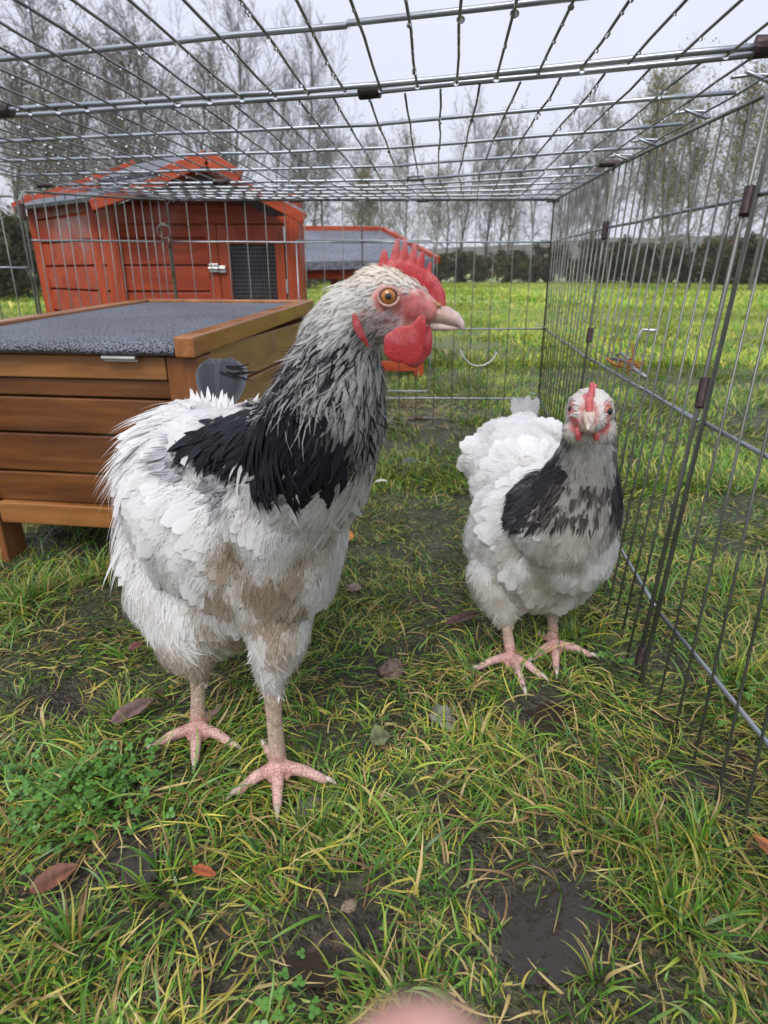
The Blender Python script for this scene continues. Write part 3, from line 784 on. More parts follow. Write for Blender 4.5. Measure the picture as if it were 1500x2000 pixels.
# ------------------------------------------------------------------ wire pen
pen = empty('wire_pen', (0, 0, 0)); tag(pen, 'folding wire pen of hinged metal panels standing on the grass round the hens', 'wire pen')
HT = .607
R = random.Random(9)
def lerp(a, b, t): return np.array(a, float) * (1 - t) + np.array(b, float) * t
def side_panel(BLo, BRo, TL, TR, n, fr=(.166, .538, .864), rw=.00135, rb=.0026, skip=None, wob=.0015):
    f = MB()
    BLo, BRo, TL, TR = [np.array(p, float) for p in (BLo, BRo, TL, TR)]
    c = .012
    ring = [BLo, lerp(BLo, TL, 1 - c * 1.5), lerp(TL, TR, c * 1.5), lerp(TL, TR, 1 - c * 1.5), lerp(BRo, TR, 1 - c * 1.5), BRo]
    f.tube(ring, rb, 8); f.tube([BLo, BRo], rb, 8)
    p = f.build('side_panel', M['wirewall'], pen, smooth=True)
    w = MB()
    for i in range(1, n):
        t = i / n; j = R.uniform(-wob, wob) / max(np.linalg.norm(BRo - BLo), .1)
        a = lerp(BLo, BRo, t + j); b_ = lerp(TL, TR, t + R.uniform(-wob, wob)); m_ = lerp(a, b_, .5) + np.array([R.uniform(-1, 1), R.uniform(-1, 1), 0]) * wob
        w.tube([a, m_, b_], rw, 6)
    nrm = np.cross(BRo - BLo, [0, 0, 1]); nrm /= np.linalg.norm(nrm)
    w.build('upright_wires', M['wirewall'], p, smooth=True)
    for q in fr:
        h = MB()
        a = lerp(TL, BLo, q); b_ = lerp(TR, BRo, q)
        pts = [lerp(a, b_, t) + nrm * .0035 + np.array([0, 0, R.uniform(-.001, .001)]) for t in np.linspace(0, 1, 7)]
        h.tube(pts, .0024 if q < .99 else rb, 8)
        h.build('cross_bar', M['bar'], p, smooth=True)
    return p
C_b, C_t = (.464, 1.84, -.01), (.457, 1.84, HT)
A_b, A_t = (.360, 1.150, -.01), (.420, 1.275, HT)
B_b, B_t = (.289, .590, -.01), (.412, .772, HT)
N_b, N_t = (.305, -.03, -.01), (.350, .150, HT)
off = np.array([.010, -.003, 0])
side_panel(np.array(N_b), np.array(B_b) - [0, .016, 0], N_t, np.array(B_t) - [0, .020, 0], 15)
side_panel(B_b, A_b, B_t, A_t, 15)
side_panel(A_b, C_b, A_t, C_t, 15)
MIDX = -.06
CL_b, CL_t = (-.588, 1.84, -.01), (-.584, 1.84, HT)
side_panel(C_b, (MIDX, 1.843, -.01), C_t, (MIDX, 1.843, HT), 10, rw=.0012, rb=.002)
side_panel((MIDX, 1.843, -.01), CL_b, (MIDX, 1.843, HT), CL_t, 10, rw=.0012, rb=.002)
L2_b, L2_t = (-.838, 1.555, -.01), (-.815, 1.545, HT - .01)
side_panel(CL_b, L2_b, CL_t, L2_t, 15, rw=.0013, fr=(.166, .538, .864))
side_panel(L2_b, (-1.40, 1.50, -.01), np.array(L2_t) - [.012, 0, .01], (-1.40, 1.49, HT - .02), 14, rw=.0013, fr=(.25, .538, .864))
def strap(P, d, L, w, t=.0045, mat='clip', parent=None, rows=3, seed=0):
    """bent metal strap wrapped round two bars"""
    P = np.array(P, float); d = np.array(d, float); d /= np.linalg.norm(d)
    u = np.cross(d, [0, 1, 0]) if abs(d[1]) < .9 else np.cross(d, [0, 0, 1]); u /= np.linalg.norm(u); v = np.cross(d, u)
    vs = []; fs = []; n = 14; R2 = random.Random(seed)
    for i in range(5):
        s = (i / 4 - .5) * L
        for k in range(n):
            a = 6.283 * k / n; rr = 1 + .07 * R2.uniform(-1, 1)
            vs.append(P + d * s + u * math.cos(a) * w * rr + v * math.sin(a) * t * rr * 1.3)
    for i in range(4):
        for k in range(n): fs.append((i * n + k, i * n + (k + 1) % n, (i + 1) * n + (k + 1) % n, (i + 1) * n + k))
    fs += [tuple(range(n))[::-1], tuple(4 * n + k for k in range(n))]
    o = mk('clip', vs, fs, M[mat], parent or pen, bevel=.0008); return o
def on(a, b_, z): t = (z - a[2]) / (b_[2] - a[2]); return lerp(a, b_, t)
for (a, b_, z, L) in ((B_b, B_t, .305, .033), (B_b, B_t, .50, .030), (A_b, A_t, .50, .030), (A_b, A_t, .317, .026), (L2_b, L2_t, .555, .034), (B_b, B_t, .02, .02)):
    P = on(a, b_, z); strap(P - [0, .004, 0], np.array(b_) - np.array(a), L, .0058, parent=pen, seed=int(z * 99))
for z in (.085, .28, .505):                       # small hooks that join the corner
    P = on(C_b, C_t, z); m = MB(); m.tube([P + [-.03, -.004, .004], P + [-.012, -.006, .004], P + [.004, -.008, -.002], P + [.010, -.002, -.004]], .0017, 6); m.build('hook', M['bar'], pen, smooth=True)
# the door frame in the back panel and its bolt
d0 = at(848, 470, y=1.832); d1 = at(836, 765, y=1.832)
m = MB(); m.tube([(-.24, 1.832, d0[2]), (d0[0] - .01, 1.832, d0[2]), (d0[0], 1.832, d0[2] - .008), (d1[0] + .004, 1.832, d1[2] + .008), (d1[0] - .006, 1.832, d1[2] + .002), (-.24, 1.832, d1[2] + .004)], .0018, 8)
m.tube([(-.24, 1.832, d0[2]), (-.24, 1.832, d1[2] + .004)], .0018, 8)
m.build('door', M['bar'], pen, smooth=True)
m = MB(); hp = [at(x, y, y=1.822) for x, y in ((905, 690), (899, 684), (901, 690), (909, 702), (919, 711), (932, 715), (946, 713), (958, 706), (966, 697), (970, 689), (966, 688))]
m.tube(hp, .0016, 8); m.build('handle', metal('pale wire', (.62, .64, .66), (.75, .77, .8), .3, metallic=.2), pen, smooth=True)
# ring topped rod at the back left corner
m = MB(); rc = at(321, 452, y=1.815); pts = []
for k in range(22):
    a = 1.2 + 6.283 * 1.25 * k / 21; rr = .020 * (1 - .25 * k / 21); pts.append(rc + [math.cos(a) * rr, 0, math.sin(a) * rr])
m.tube(pts, .0022, 6); m.tube([rc + [.010, 0, -.018], at(331, 480, y=1.82), at(346, 600, y=1.825), at(350, 700, y=1.83)], .0042, 8); m.build('locking_rod', M['oldpost'], pen, smooth=True)
# bolt on the right side panel
m = MB(); q = [at(1238, 690, y=1.0), at(1250, 650, y=1.0), at(1256, 644, y=1.0), at(1286, 646, y=.985)]
m.tube(q, .0026, 8); m.build('bolt', M['shiny'], pen, smooth=True)
m = MB(); q = [at(1195, 700, y=1.06), at(1225, 706, y=1.0), at(1240, 722, y=.97), at(1262, 737, y=.93)]; m.tube(q, .0032, 8)
m.tube([at(1205, 694, y=1.04), at(1214, 690, y=1.02), at(1228, 701, y=1.0)], .0022, 8); m.build('bolt', M['bar'], pen, smooth=True)

# ------------------------------------------------------------------ wire roof
roof = empty('wire_roof', (0, 0, HT)); tag(roof, 'wet wire grid panels laid flat as a roof over the pen, beaded with rain', 'wire roof')
class KMB(MB):
    def build(s, name, mat, parent=None, smooth=True, bevel=0.0):
        s.v = [(p[0], p[1], p[2] - HT) for p in s.v]; return MB.build(s, name, mat, parent, smooth, bevel)
ZR = HT + .006
DROPS = []
def kink(pa, pb, pc):
    a, b_, c = at(*pa, z=ZR), at(*pb, z=ZR), at(*pc, z=ZR); return c[1] - (a[1] + (b_[1] - a[1]) * (c[0] - a[0]) / (b_[0] - a[0]))
K1 = kink((0, 209), (1490, 88), (722, 168)); K2 = kink((90, 362), (1190, 320), (812, 349)); K0 = 0.0
UC = (at(722, 168, z=ZR)[0] + .785) / (.372 + .785)
def roof_panel(NL, NR, FLp, FRp, n, fr, first, last, sag=0.0, shift=0.0, rw=.0013, z=ZR, kk=(0, 0)):
    NL, NR, FLp, FRp = [np.array([*p, z], float) for p in (NL, NR, FLp, FRp)]
    def q(u, v):
        p = lerp(lerp(NL, NR, u), lerp(FLp, FRp, u), v); p = p.copy(); p[2] -= sag * 4 * u * (1 - u); p[1] += (kk[0] * (1 - v) + kk[1] * v) * (u / UC if u < UC else (1 - u) / (1 - UC)); return p
    b = KMB()
    for k_, v in enumerate(fr):
        r = .0029 if v in (0, 1) else .0024
        if v == 0 and not first: continue
        if v == 1 and not last: continue
        b.tube([q(u, v) + [0, 0, R.uniform(-.0008, .0008)] for u in sorted([*np.linspace(0, 1, 13), UC])], r, 10)
    o = b.build('roof_panel', M['bar'], roof)
    w = KMB()
    for i in range(n + 1):
        u = min(max((i + shift) / n, 0), 1); pts = []
        ph = R.uniform(0, 6); m_ = max(4, int(len(fr) * 2))
        for v in np.linspace(0, 1, m_):
            pts.append(q(u, v) + [R.uniform(-.0012, .0012), 0, -.0038 + R.uniform(-.001, .001)])
        w.tube(pts, rw, 7)
        L = np.linalg.norm(pts[-1] - pts[0])
        if 0 < u < 1: DROPS.append((pts, L))
    w.build('roof_wires', M['wire'], o)
    return o, q
def through(pa, pb, xr, xl):
    a, b_ = at(*pa, z=ZR), at(*pb, z=ZR); f = lambda x: (x, a[1] + (b_[1] - a[1]) * (x - a[0]) / (b_[0] - a[0])); return f(xr), f(xl)
J1R, J1L = through((0, 209), (1490, 88), .372, -.785)
J2R, J2L = through((90, 362), (1190, 320), .425, -.732)
J0R, J0L = (J1R[0] - .06, J1R[1] - .62), (J1L[0] - .06, J1L[1] - .62)
p1, q1 = roof_panel(J0L, J0R, J1L, J1R, 30, (0, .25, .5, .752, 1), True, True, shift=.25, kk=(-1.6 * K1, K1))
J1Rb, J1Lb = through((0, 220), (1490, 99), .3725, -.7845)
p2, q2 = roof_panel(J1Lb, J1Rb, J2L, J2R, 30, (0, .225, .475, .73, 1), True, True, shift=-.1, z=ZR - .001, kk=(K1, K2))
p3, q3 = roof_panel(np.array(J2L) + [0, .006], np.array(J2R) + [0, .006], (-.586, 1.838), (.458, 1.838), 30, (0, .2, .4, .6, .8, 1), False, True, z=ZR - .002, kk=(K2, 0))
def rclip(px, py, y_line, L=.032, d=None, w=.0075, parent=None):
    P = at(px, py, z=ZR); d = np.array([.963, -.27, 0]) if d is None else np.array(d, float)
    o = strap(P - [0, 0, HT], d, L, w, t=.006, parent=parent, seed=int(px)); return o
rclip(722, 177, 0, .024, parent=p2, w=.0078); rclip(2, 216, 0, .03, parent=p2, w=.008); rclip(1500, 90, 0, .022, parent=p2, w=.009)
for px, py in ((88, 362), (432, 355), (812, 349), (1190, 320)): rclip(px, py, 0, .036, parent=p3, w=.0055)
for px in (340, 578, 826, 1080): rclip(px, 391.5, 0, .034, d=(1, 0, 0), parent=p3, w=.005)
for v, u in ((.12, .995), (.36, .992), (.64, .99), (.85, .99)):        # hooks gripping the side wall
    P = q2(u, v); m = KMB(); m.tube([P + [-.022, .01, .0], P + [0, .016, .004], P + [.016, .008, .002], P + [.018, .0, -.006], P + [.010, -.006, -.008], P + [-.018, -.010, 0]], .0019, 6); m.build('hook', M['bar'], p2)
# rain drops hanging under the wires
ico_v, ico_f = None, None
import bmesh
bm = bmesh.new(); bmesh.ops.create_icosphere(bm, subdivisions=2, radius=1); bm.verts.ensure_lookup_table()
ico_v = np.array([v.co[:] for v in bm.verts]); ico_f = np.array([[v.index for v in f.verts] for f in bm.faces]); bm.free()
vs = []; fs = []; no = 0; r = np.random.default_rng(5)
for pts, L in DROPS:
    for _ in range(int(L * 22)):
        t = r.random() * (len(pts) - 1); i = int(t); P = pts[i] * (1 - (t - i)) + pts[i + 1] * (t - i)
        s = r.choice([.0011, .0014, .0017, .0024], p=[.42, .32, .18, .08]) * r.uniform(.9, 1.1)
        v = ico_v * [s, s, s * 1.15] + P + [0, 0, -.0012 - s * .55]
        vs.append(v); fs.append(ico_f + no); no += len(v)
for i in range(1, 30):                                    # bigger beads where wire and bar cross
    for v_ in (.752, 1):
        if r.random() < .75:
            P = q1(min(max((i + .25) / 30, 0), 1), v_); s = r.uniform(.0016, .0026); v = ico_v * [s * 1.5, s * 1.1, s * 1.2] + P + [0, 0, -.0052]; vs.append(v); fs.append(ico_f + no); no += len(v)
    for v_ in (.225, .475, .73):
        if r.random() < .8:
            P = q2(min(max((i - .1) / 30, 0), 1), v_); s = r.uniform(.0013, .0021); v = ico_v * [s * 1.4, s * 1.1, s * 1.1] + P + [0, 0, -.0052]; vs.append(v); fs.append(ico_f + no); no += len(v)
dr = mk('rain_drops', np.concatenate(vs), np.concatenate(fs), M['water'], smooth=True)
tag(dr, 'clear rain drops hanging from the wires of the pen roof', 'rain drops', kind='stuff')

# orange twine knotted round the bolt
tw = MB(); r2 = random.Random(4)
m_tw = new_mat('orange twine')[0]; m_tw.node_tree.nodes['Principled BSDF'].inputs['Base Color'].default_value = (.46, .16, .05, 1); m_tw.node_tree.nodes['Principled BSDF'].inputs['Roughness'].default_value = .9
c = at(1228, 716, y=.985)
for k in range(26):
    a = r2.choice([0, 3.14]) + r2.gauss(0, .7); pts = [c + [r2.gauss(0, .006), r2.gauss(0, .006), r2.gauss(0, .004)]]
    dirv = np.array([math.cos(a), math.sin(a) * .4, r2.uniform(-.5, .8)])
    for s in range(4): dirv = dirv + [r2.gauss(0, .4), r2.gauss(0, .3), r2.gauss(0, .4)]; pts.append(pts[-1] + dirv * r2.uniform(.001, .0045))
    tw.tube(pts, .0009, 5)
tw.tube([c + [-.012, 0, .0], c + [-.024, 0, .004], c + [-.036, 0, .012]], .0018, 5); tw.tube([c + [0, 0, .0], c + [.004, 0, .02], c + [.0, 0, .036]], .0012, 5)
o = tw.build('twine', m_tw, None, smooth=True); tag(o, 'frayed orange twine knotted round the bolt of the side panel', 'twine')

# ------------------------------------------------------------------ things lying on the ground
def leaf(px, py, L, W, rz, c, label, curl=.25, tilt=0.1, dz=.009, group=None):
    x, y = gp(px, py); root = empty('fallen_leaf', (x, y, float(ground_z(np.array([x]), np.array([y]))[0]) + dz), rz)
    tag(root, label, 'leaf', group); root.rotation_euler = (tilt, -tilt * .6, rz)
    vs = []; fs = []; cs = []; n = 14; R3 = random.Random(int(px))
    for i in range(n + 1):
        t = i / n; w = W * math.sin(math.pi * t ** .85) ** .8 * .5 + .0004
        for k in (-1, -.5, 0, .5, 1):
            vs.append(((t - .5) * L, k * w * (1 + .08 * R3.uniform(-1, 1)), abs(k) * w * curl + .004 * math.sin(t * 3) * curl + .0006 * R3.uniform(-1, 1)))
            q = .55 if k == 0 else 1; cs.append(np.array(c) * q * R3.uniform(.7, 1.25))
    for i in range(n):
        for k in range(4): fs.append((i * 5 + k, i * 5 + k + 1, (i + 1) * 5 + k + 1, (i + 1) * 5 + k))
    mk('blade', vs, fs, M['leaf'], root, smooth=True, cols=np.array(cs))
    m = MB(); m.tube([(-L * .5, 0, 0), (-L * .62, .002, .002), (-L * .72, .001, .006)], .0006, 5)
    st = m.build('stalk', None, root, smooth=True); me = st.data
    me.materials.append(M['leaf']); a = me.color_attributes.new('Col', 'FLOAT_COLOR', 'POINT')
    a.data.foreach_set('color', np.tile([c[0] * .5, c[1] * .5, c[2] * .5, 1], len(me.vertices)).astype(np.float32))
    return root
leaf(110, 1730, .034, .016, .55, (.23, .085, .045), 'rust brown fallen leaf lying in the mud at the left front', dz=.016, tilt=.25)
leaf(262, 1398, .046, .019, .75, (.22, .14, .13), 'dusty pink brown leaf lying just left of the big hen foot', dz=.014, tilt=.2)
leaf(678, 1070, .030, .022, 1.3, (.55, .21, .05), 'bright orange leaf beyond the breast of the big hen', dz=.02, tilt=.4)
leaf(905, 1222, .052, .014, .35, (.14, .075, .065), 'dark purple brown leaf between the two hens', dz=.018, tilt=.2)
leaf(742, 1455, .020, .024, .2, (.20, .23, .10), 'pale green round leaf in the grass right of the big hen foot', dz=.016)
leaf(1492, 1690, .03, .018, 2.0, (.42, .15, .05), 'orange brown leaf caught under the bottom bar at the right edge', dz=.02, tilt=.3)
leaf(800, 925, .040, .024, .1, (.12, .16, .13), 'grey green leaf on the grass beyond the big hen', dz=.03)
leaf(404, 1735, .022, .007, -.4, (.50, .13, .05), 'small red leaf scrap among the front tussock', dz=.016, tilt=.2)
leaf(268, 1278, .018, .012, .9, (.25, .10, .08), 'small reddish leaf behind the left foot of the big hen', dz=.02)
def stone(px, py, s, c, label, seed, flat=.55):
    x, y = gp(px, py); z = float(ground_z(np.array([x]), np.array([y]))[0])
    v = ico_v2.copy(); d = np.array([noise.fractal(Vector(p * 1.4) + Vector((seed, 0, 0)), 1, 2, 4) for p in v])
    v = v * (1 + .38 * d[:, None]) * [s, s * .75, s * flat]
    o = mk('stone', v, ico_f2, M['leaf'], smooth=True, cols=np.clip(np.array(c) * (.75 + .5 * np.random.default_rng(seed).random((len(v), 1))), 0, 1))
    o.location = (x, y, z + s * flat * .35); o.rotation_euler = (0, 0, seed); tag(o, label, 'stone', None); return o
bm = bmesh.new(); bmesh.ops.create_icosphere(bm, subdivisions=4, radius=1); bm.verts.ensure_lookup_table()
ico_v2 = np.array([v.co[:] for v in bm.verts]); ico_f2 = np.array([[v.index for v in f.verts] for f in bm.faces]); bm.free()
stone(765, 1298, .016, (.28, .19, .15), 'buff earth clod in the grass behind and between the hens', 1)
stone(865, 1395, .017, (.30, .29, .23), 'pale grey stone left of the feet of the small hen', 2)
stone(692, 1152, .011, (.30, .22, .20), 'small pinkish stone beyond the legs of the big hen', 3)
stone(605, 1568, .014, (.17, .15, .14), 'dark wet clod in front of the right foot of the big hen', 4)
stone(1045, 1850, .004, (.45, .43, .4), 'white pebble in the front puddle', 5)
stone(1120, 1830, .0032, (.5, .18, .13), 'tiny red pebble in the front puddle', 6)
stone(683, 1760, .006, (.33, .24, .18), 'buff pebble in the mud at the bottom centre', 7)
stone(740, 768, .05, (.24, .2, .18), 'flat pale slab of stone under the back panel of the pen', 8, .12)
# straw scattered at the back of the pen
r = np.random.default_rng(8); n = 260
c1 = at(800, 790, z=0); xs = np.concatenate([c1[0] + r.normal(0, .09, n - 90), c1[0] + .02 + r.normal(0, .12, 90)]); ys = np.concatenate([c1[1] + r.normal(0, .07, n - 90), c1[1] - .28 + r.normal(0, .10, 90)])
V, F, C = blades(n, xs, ys, np.full(n, .006), .05 + .06 * r.random(n), np.full(n, .0026), (70, 88), 4, np.array([[.38, .29, .15]]) * (.5 + .8 * r.random((n, 1))), None, 9, 0, .1)
o = mk('straw', V, F, M['grass'], cols=C); tag(o, 'loose straw scattered over the bare patch at the back of the pen', 'straw', kind='stuff')
def small_feather(px, py, L, rz, lb):
    x, y = gp(px, py); vs = []; fs = []; 
    for i in range(11):
        t = i / 10; w = L * .16 * math.sin(math.pi * min(t * 1.02, 1)) ** .6 + .0003
        for k in (-1, 0, 1): vs.append(((t - .5) * L, k * w, .002 * abs(k) + .004 * math.sin(3 * t)))
    for i in range(10):
        for k in range(2): fs.append((i * 3 + k, i * 3 + k + 1, i * 3 + k + 4, i * 3 + k + 3))
    o = mk('loose_feather', vs, fs, M['feather'], smooth=True, cols=np.full((33, 3), .72)); o.location = (x, y, .022); o.rotation_euler = (.2, 0, rz); tag(o, lb, 'feather')
small_feather(745, 962, .026, .1, 'small white feather lying on the grass beyond the big hen')

# ------------------------------------------------------------------ hens
def union(chains, voxel, smooth=6, flat=None, factor=.5):
    """chains: lists of (point, radius); spheres strung along them are fused into one skin"""
    vs = []; fs = []; no = 0; S = []
    for ch in chains:
        for (P, a), (Q, b_) in zip(ch[:-1], ch[1:]) if len(ch) > 1 else [(ch[0], ch[0])]:
            P = np.array(P, float); Q = np.array(Q, float); L = np.linalg.norm(Q - P)
            n = max(1, int(math.ceil(L / (.22 * min(a, b_)))))
            for i in range(n + 1):
                t = i / n; c = P * (1 - t) + Q * t; r_ = a * (1 - t) + b_ * t
                vs.append(ico_v * r_ + c); fs.append(ico_f + no); no += len(ico_v)
    o = mk('tmp', np.concatenate(vs), np.concatenate(fs), None)
    rm = o.modifiers.new('r', 'REMESH'); rm.mode = 'VOXEL'; rm.voxel_size = voxel
    sm = o.modifiers.new('s', 'SMOOTH'); sm.factor = factor; sm.iterations = smooth
    dg = bpy.context.evaluated_depsgraph_get(); dg.update()
    me = bpy.data.meshes.new_from_object(o.evaluated_get(dg))
    old = o.data; bpy.data.objects.remove(o); bpy.data.meshes.remove(old)
    n = len(me.vertices); co = np.empty(n * 3, dtype=np.float32); me.vertices.foreach_get('co', co); co = co.reshape(-1, 3).astype(float)
    if flat is not None:                       # squeeze along an axis to make thin combs and wattles
        axis, c0, k_ = flat; axis = np.array(axis, float); axis /= np.linalg.norm(axis)
        d = (co - c0) @ axis; co = co - np.outer(d * (1 - k_), axis); me.vertices.foreach_set('co', co.astype(np.float32).ravel())
    me.polygons.foreach_set('use_smooth', np.ones(len(me.polygons), dtype=bool)); me.update()
    return me, co

def setcol(me, cols):
    a = me.color_attributes.new('Col', 'FLOAT_COLOR', 'POINT'); c = np.ones((len(me.vertices), 4), dtype=np.float32)
    c[:, :3] = np.clip(cols, 0, 1); a.data.foreach_set('color', c.ravel())
def part(name, me, mat, parent, origin):
    me.transform(__import__('mathutils').Matrix.Translation(-Vector(origin))); me.name = name
    me.materials.clear(); me.materials.append(mat)
    o = bpy.data.objects.new(name, me); COL.objects.link(o); o.parent = parent; return o

def skin_mat(name, rough=.5, sss=.08, bsc=300, bst=.5, vor=None):
    m, nt, b = new_mat(name)
    a = nt.nodes.new('ShaderNodeVertexColor'); a.layer_name = 'Col'
    n = tex(nt, 'Noise', bsc, Detail=4)
    r_ = ramp(nt, n.outputs['Fac'], [(.35, (.78, .74, .74)), (.65, (1.12, 1.1, 1.1))])
    mx = nt.nodes.new('ShaderNodeMix'); mx.data_type = 'RGBA'; mx.blend_type = 'MULTIPLY'; mx.inputs['Factor'].default_value = 1
    lk(nt, a.outputs['Color'], mx.inputs['A']); lk(nt, r_.outputs['Color'], mx.inputs['B']); src = mx.outputs['Result']
    h = n.outputs['Fac']
    if vor:
        v = tex(nt, 'Voronoi', vor, mapscale=(1, 1, 1.5)); v.feature = 'DISTANCE_TO_EDGE'
        vr = ramp(nt, v.outputs['Distance'], [(.0, (.42, .30, .24)), (.12, (1, 1, 1))])
        m2 = nt.nodes.new('ShaderNodeMix'); m2.data_type = 'RGBA'; m2.blend_type = 'MULTIPLY'; m2.inputs['Factor'].default_value = .75
        lk(nt, src, m2.inputs['A']); lk(nt, vr.outputs['Color'], m2.inputs['B']); src = m2.outputs['Result']; h = vr.outputs['Color']
    lk(nt, src, b.inputs['Base Color']); b.inputs['Roughness'].default_value = rough
    b.inputs['Subsurface Weight'].default_value = sss; b.inputs['Subsurface Radius'].default_value = (.004, .0015, .001); b.inputs['Subsurface Scale'].default_value = 1
    bump(nt, b, h, bst, .0006); return m
M['comb'] = skin_mat('red comb skin', .5, .12, 900, .6)
M['body'] = skin_mat('hen skin', .6, .0, 200, .08)
M['leg'] = skin_mat('scaly leg', .5, .05, 400, .6, vor=330)
M['beak'] = skin_mat('horn', .3, .05, 200, .15)

def eye_obj(P, out, rad, parent, origin, iris=(.46, .17, .03), pupil=.34, irisr=.74):
    out = np.array(out, float); out /= np.linalg.norm(out)
    n1, n2 = 24, 14; u = np.cross(out, [0, 0, 1]); u /= np.linalg.norm(u); v = np.cross(out, u)
    vs = []; fs = []; cs = []
    for i in range(n2 + 1):
        th = math.pi * .62 * i / n2
        for k in range(n1):
            a = 2 * math.pi * k / n1
            vs.append(np.array(P) - np.array(origin) + rad * (math.cos(th) * out + math.sin(th) * (math.cos(a) * u + math.sin(a) * v)))
            s = math.sin(th) if th < 1.57 else 1
            c = (.008, .008, .010) if s < pupil else ((np.array(iris) * (.75 + .5 * (s - pupil) / (irisr - pupil))) if s < irisr else (.10, .04, .02))
            cs.append(c)
    for i in range(n2):
        for k in range(n1): fs.append((i * n1 + k, i * n1 + (k + 1) % n1, (i + 1) * n1 + (k + 1) % n1, (i + 1) * n1 + k))
    o = mk('eye', vs, fs, M['eye'], parent, smooth=True, cols=np.array(cs)); return o
M['eye'] = vcol('eye', .06, 0, .8)

# ---- feather templates: x across, y along, z off the body; u across, v along
def tmpl_contour(nb=13):
    V = []; F = []; U = []
    def prof(v): return (math.sin(math.pi * min(max(v, 0), 1) ** .75 * .93 + .07)) ** .7
    for sgn in (-1, 1):
        for i in range(nb):
            v0 = .04 + .86 * i / (nb - 1); w = .5 * prof(v0 * .92 + .05) * (1 if i < nb - 1 else .55)
            dv = .12; tipv = min(v0 + .13 + .03 * math.sin(i * 2.3), 1.04)
            pts = [(0, v0 - .02), (0, v0 + dv * .9), (sgn * w * .62, v0 + .07 + dv * .75), (sgn * w * .62, v0 + .035), (sgn * w * 1.02, tipv), ]
            n = len(V)
            for (x, y) in pts: V.append((x, y, -1.1 * x * x)); U.append((abs(x) * 2, y))
            F += [(n, n + 1, n + 2, n + 3), (n + 3, n + 2, n + 4, n + 4)] if sgn < 0 else [(n + 3, n + 2, n + 1, n), (n + 4, n + 2, n + 3, n + 3)]
    return np.array(V), F, np.array(U)
def tmpl_strip(k=5, pw=1.6, cols3=True):
    V = []; F = []; U = []
    for i in range(k + 1):
        t = i / k; w = .5 * (1 - t ** pw) * (.55 + .45 * min(t * 4, 1)) + .012
        for x in (-1, 0, 1): V.append((x * w, t, -.35 * abs(x) * w)); U.append((abs(x), t))
    for i in range(k):
        for x in range(2): F.append((i * 3 + x, i * 3 + x + 1, i * 3 + x + 4, i * 3 + x + 3))
    return np.array(V), F, np.array(U)
def tmpl_hair(k=3):
    V = []; F = []; U = []
    for i in range(k + 1):
        t = i / k; w = .5 * (1 - t ** 1.5 * .85)
        for x in (-1, 1): V.append((x * w, t, 0)); U.append((0, t))
    for i in range(k): F.append((i * 2, i * 2 + 1, i * 2 + 3, i * 2 + 2))
    return np.array(V), F, np.array(U)
def tmpl_paddle(k=10):
    V = []; F = []; U = []
    for i in range(k + 1):
        t = i / k; w = .5 * (.35 + .65 * min(t * 2.2, 1) ** .8) * max(1 - max((t - .72) / .28, 0) ** 2.4, 0) ** .5 + .004
        for x in (-1, -.5, 0, .5, 1): V.append((x * w, t, -1.0 * x * x * w)); U.append((abs(x) ** 3, t))
    for i in range(k):
        for x in range(4): F.append((i * 5 + x, i * 5 + x + 1, i * 5 + x + 6, i * 5 + x + 5))
    return np.array(V), F, np.array(U)
TC, TS, TH, TP = tmpl_contour(), tmpl_strip(), tmpl_hair(), tmpl_paddle()
def fquads(F): return np.array([f if len(f) == 4 else (*f, f[-1]) for f in F])

def spread(tm, P, T, N, L, W, lift, Rc, cbase, ctip, cedge=None, jit=None):
    """place a template at every root: T along, N off the surface; Rc radius the vane bends over"""
    V, F, U = tm; n = len(P)
    B = np.cross(T, N)
    x = V[None, :, 0] * W[:, None]; y = V[None, :, 1] * L[:, None]
    z = V[None, :, 2] * W[:, None] * .45 + np.sin(lift)[:, None] * y - y * y / (2 * Rc[:, None])
    if jit is not None: x = x + jit[:, None] * (V[None, :, 1] ** 2) * L[:, None]
    co = P[:, None, :] + B[:, None, :] * x[..., None] + T[:, None, :] * (y * np.cos(lift)[:, None])[..., None] + N[:, None, :] * z[..., None]
    v = np.clip(U[None, :, 1:2], 0, 1); u = np.clip(U[None, :, 0:1], 0, 1)
    C = cbase[:, None, :] * (1 - v) + ctip[:, None, :] * v
    if cedge is not None: C = C * (1 - u ** 1.5) + cedge[:, None, :] * u ** 1.5
    nrm = N[:, None, :] + T[:, None, :] * (.10 + .12 * V[None, :, 1:2]) + B[:, None, :] * (V[None, :, 0:1] * .35)
    nrm = nrm / np.linalg.norm(nrm, axis=2, keepdims=True)
    k_ = len(V); Fq = fquads(F)
    FF = (Fq[None] + (np.arange(n) * k_)[:, None, None]).reshape(-1, 4)
    C = np.broadcast_to(C, co.shape)
    return co.reshape(-1, 3), FF, C.reshape(-1, 3), nrm.reshape(-1, 3)

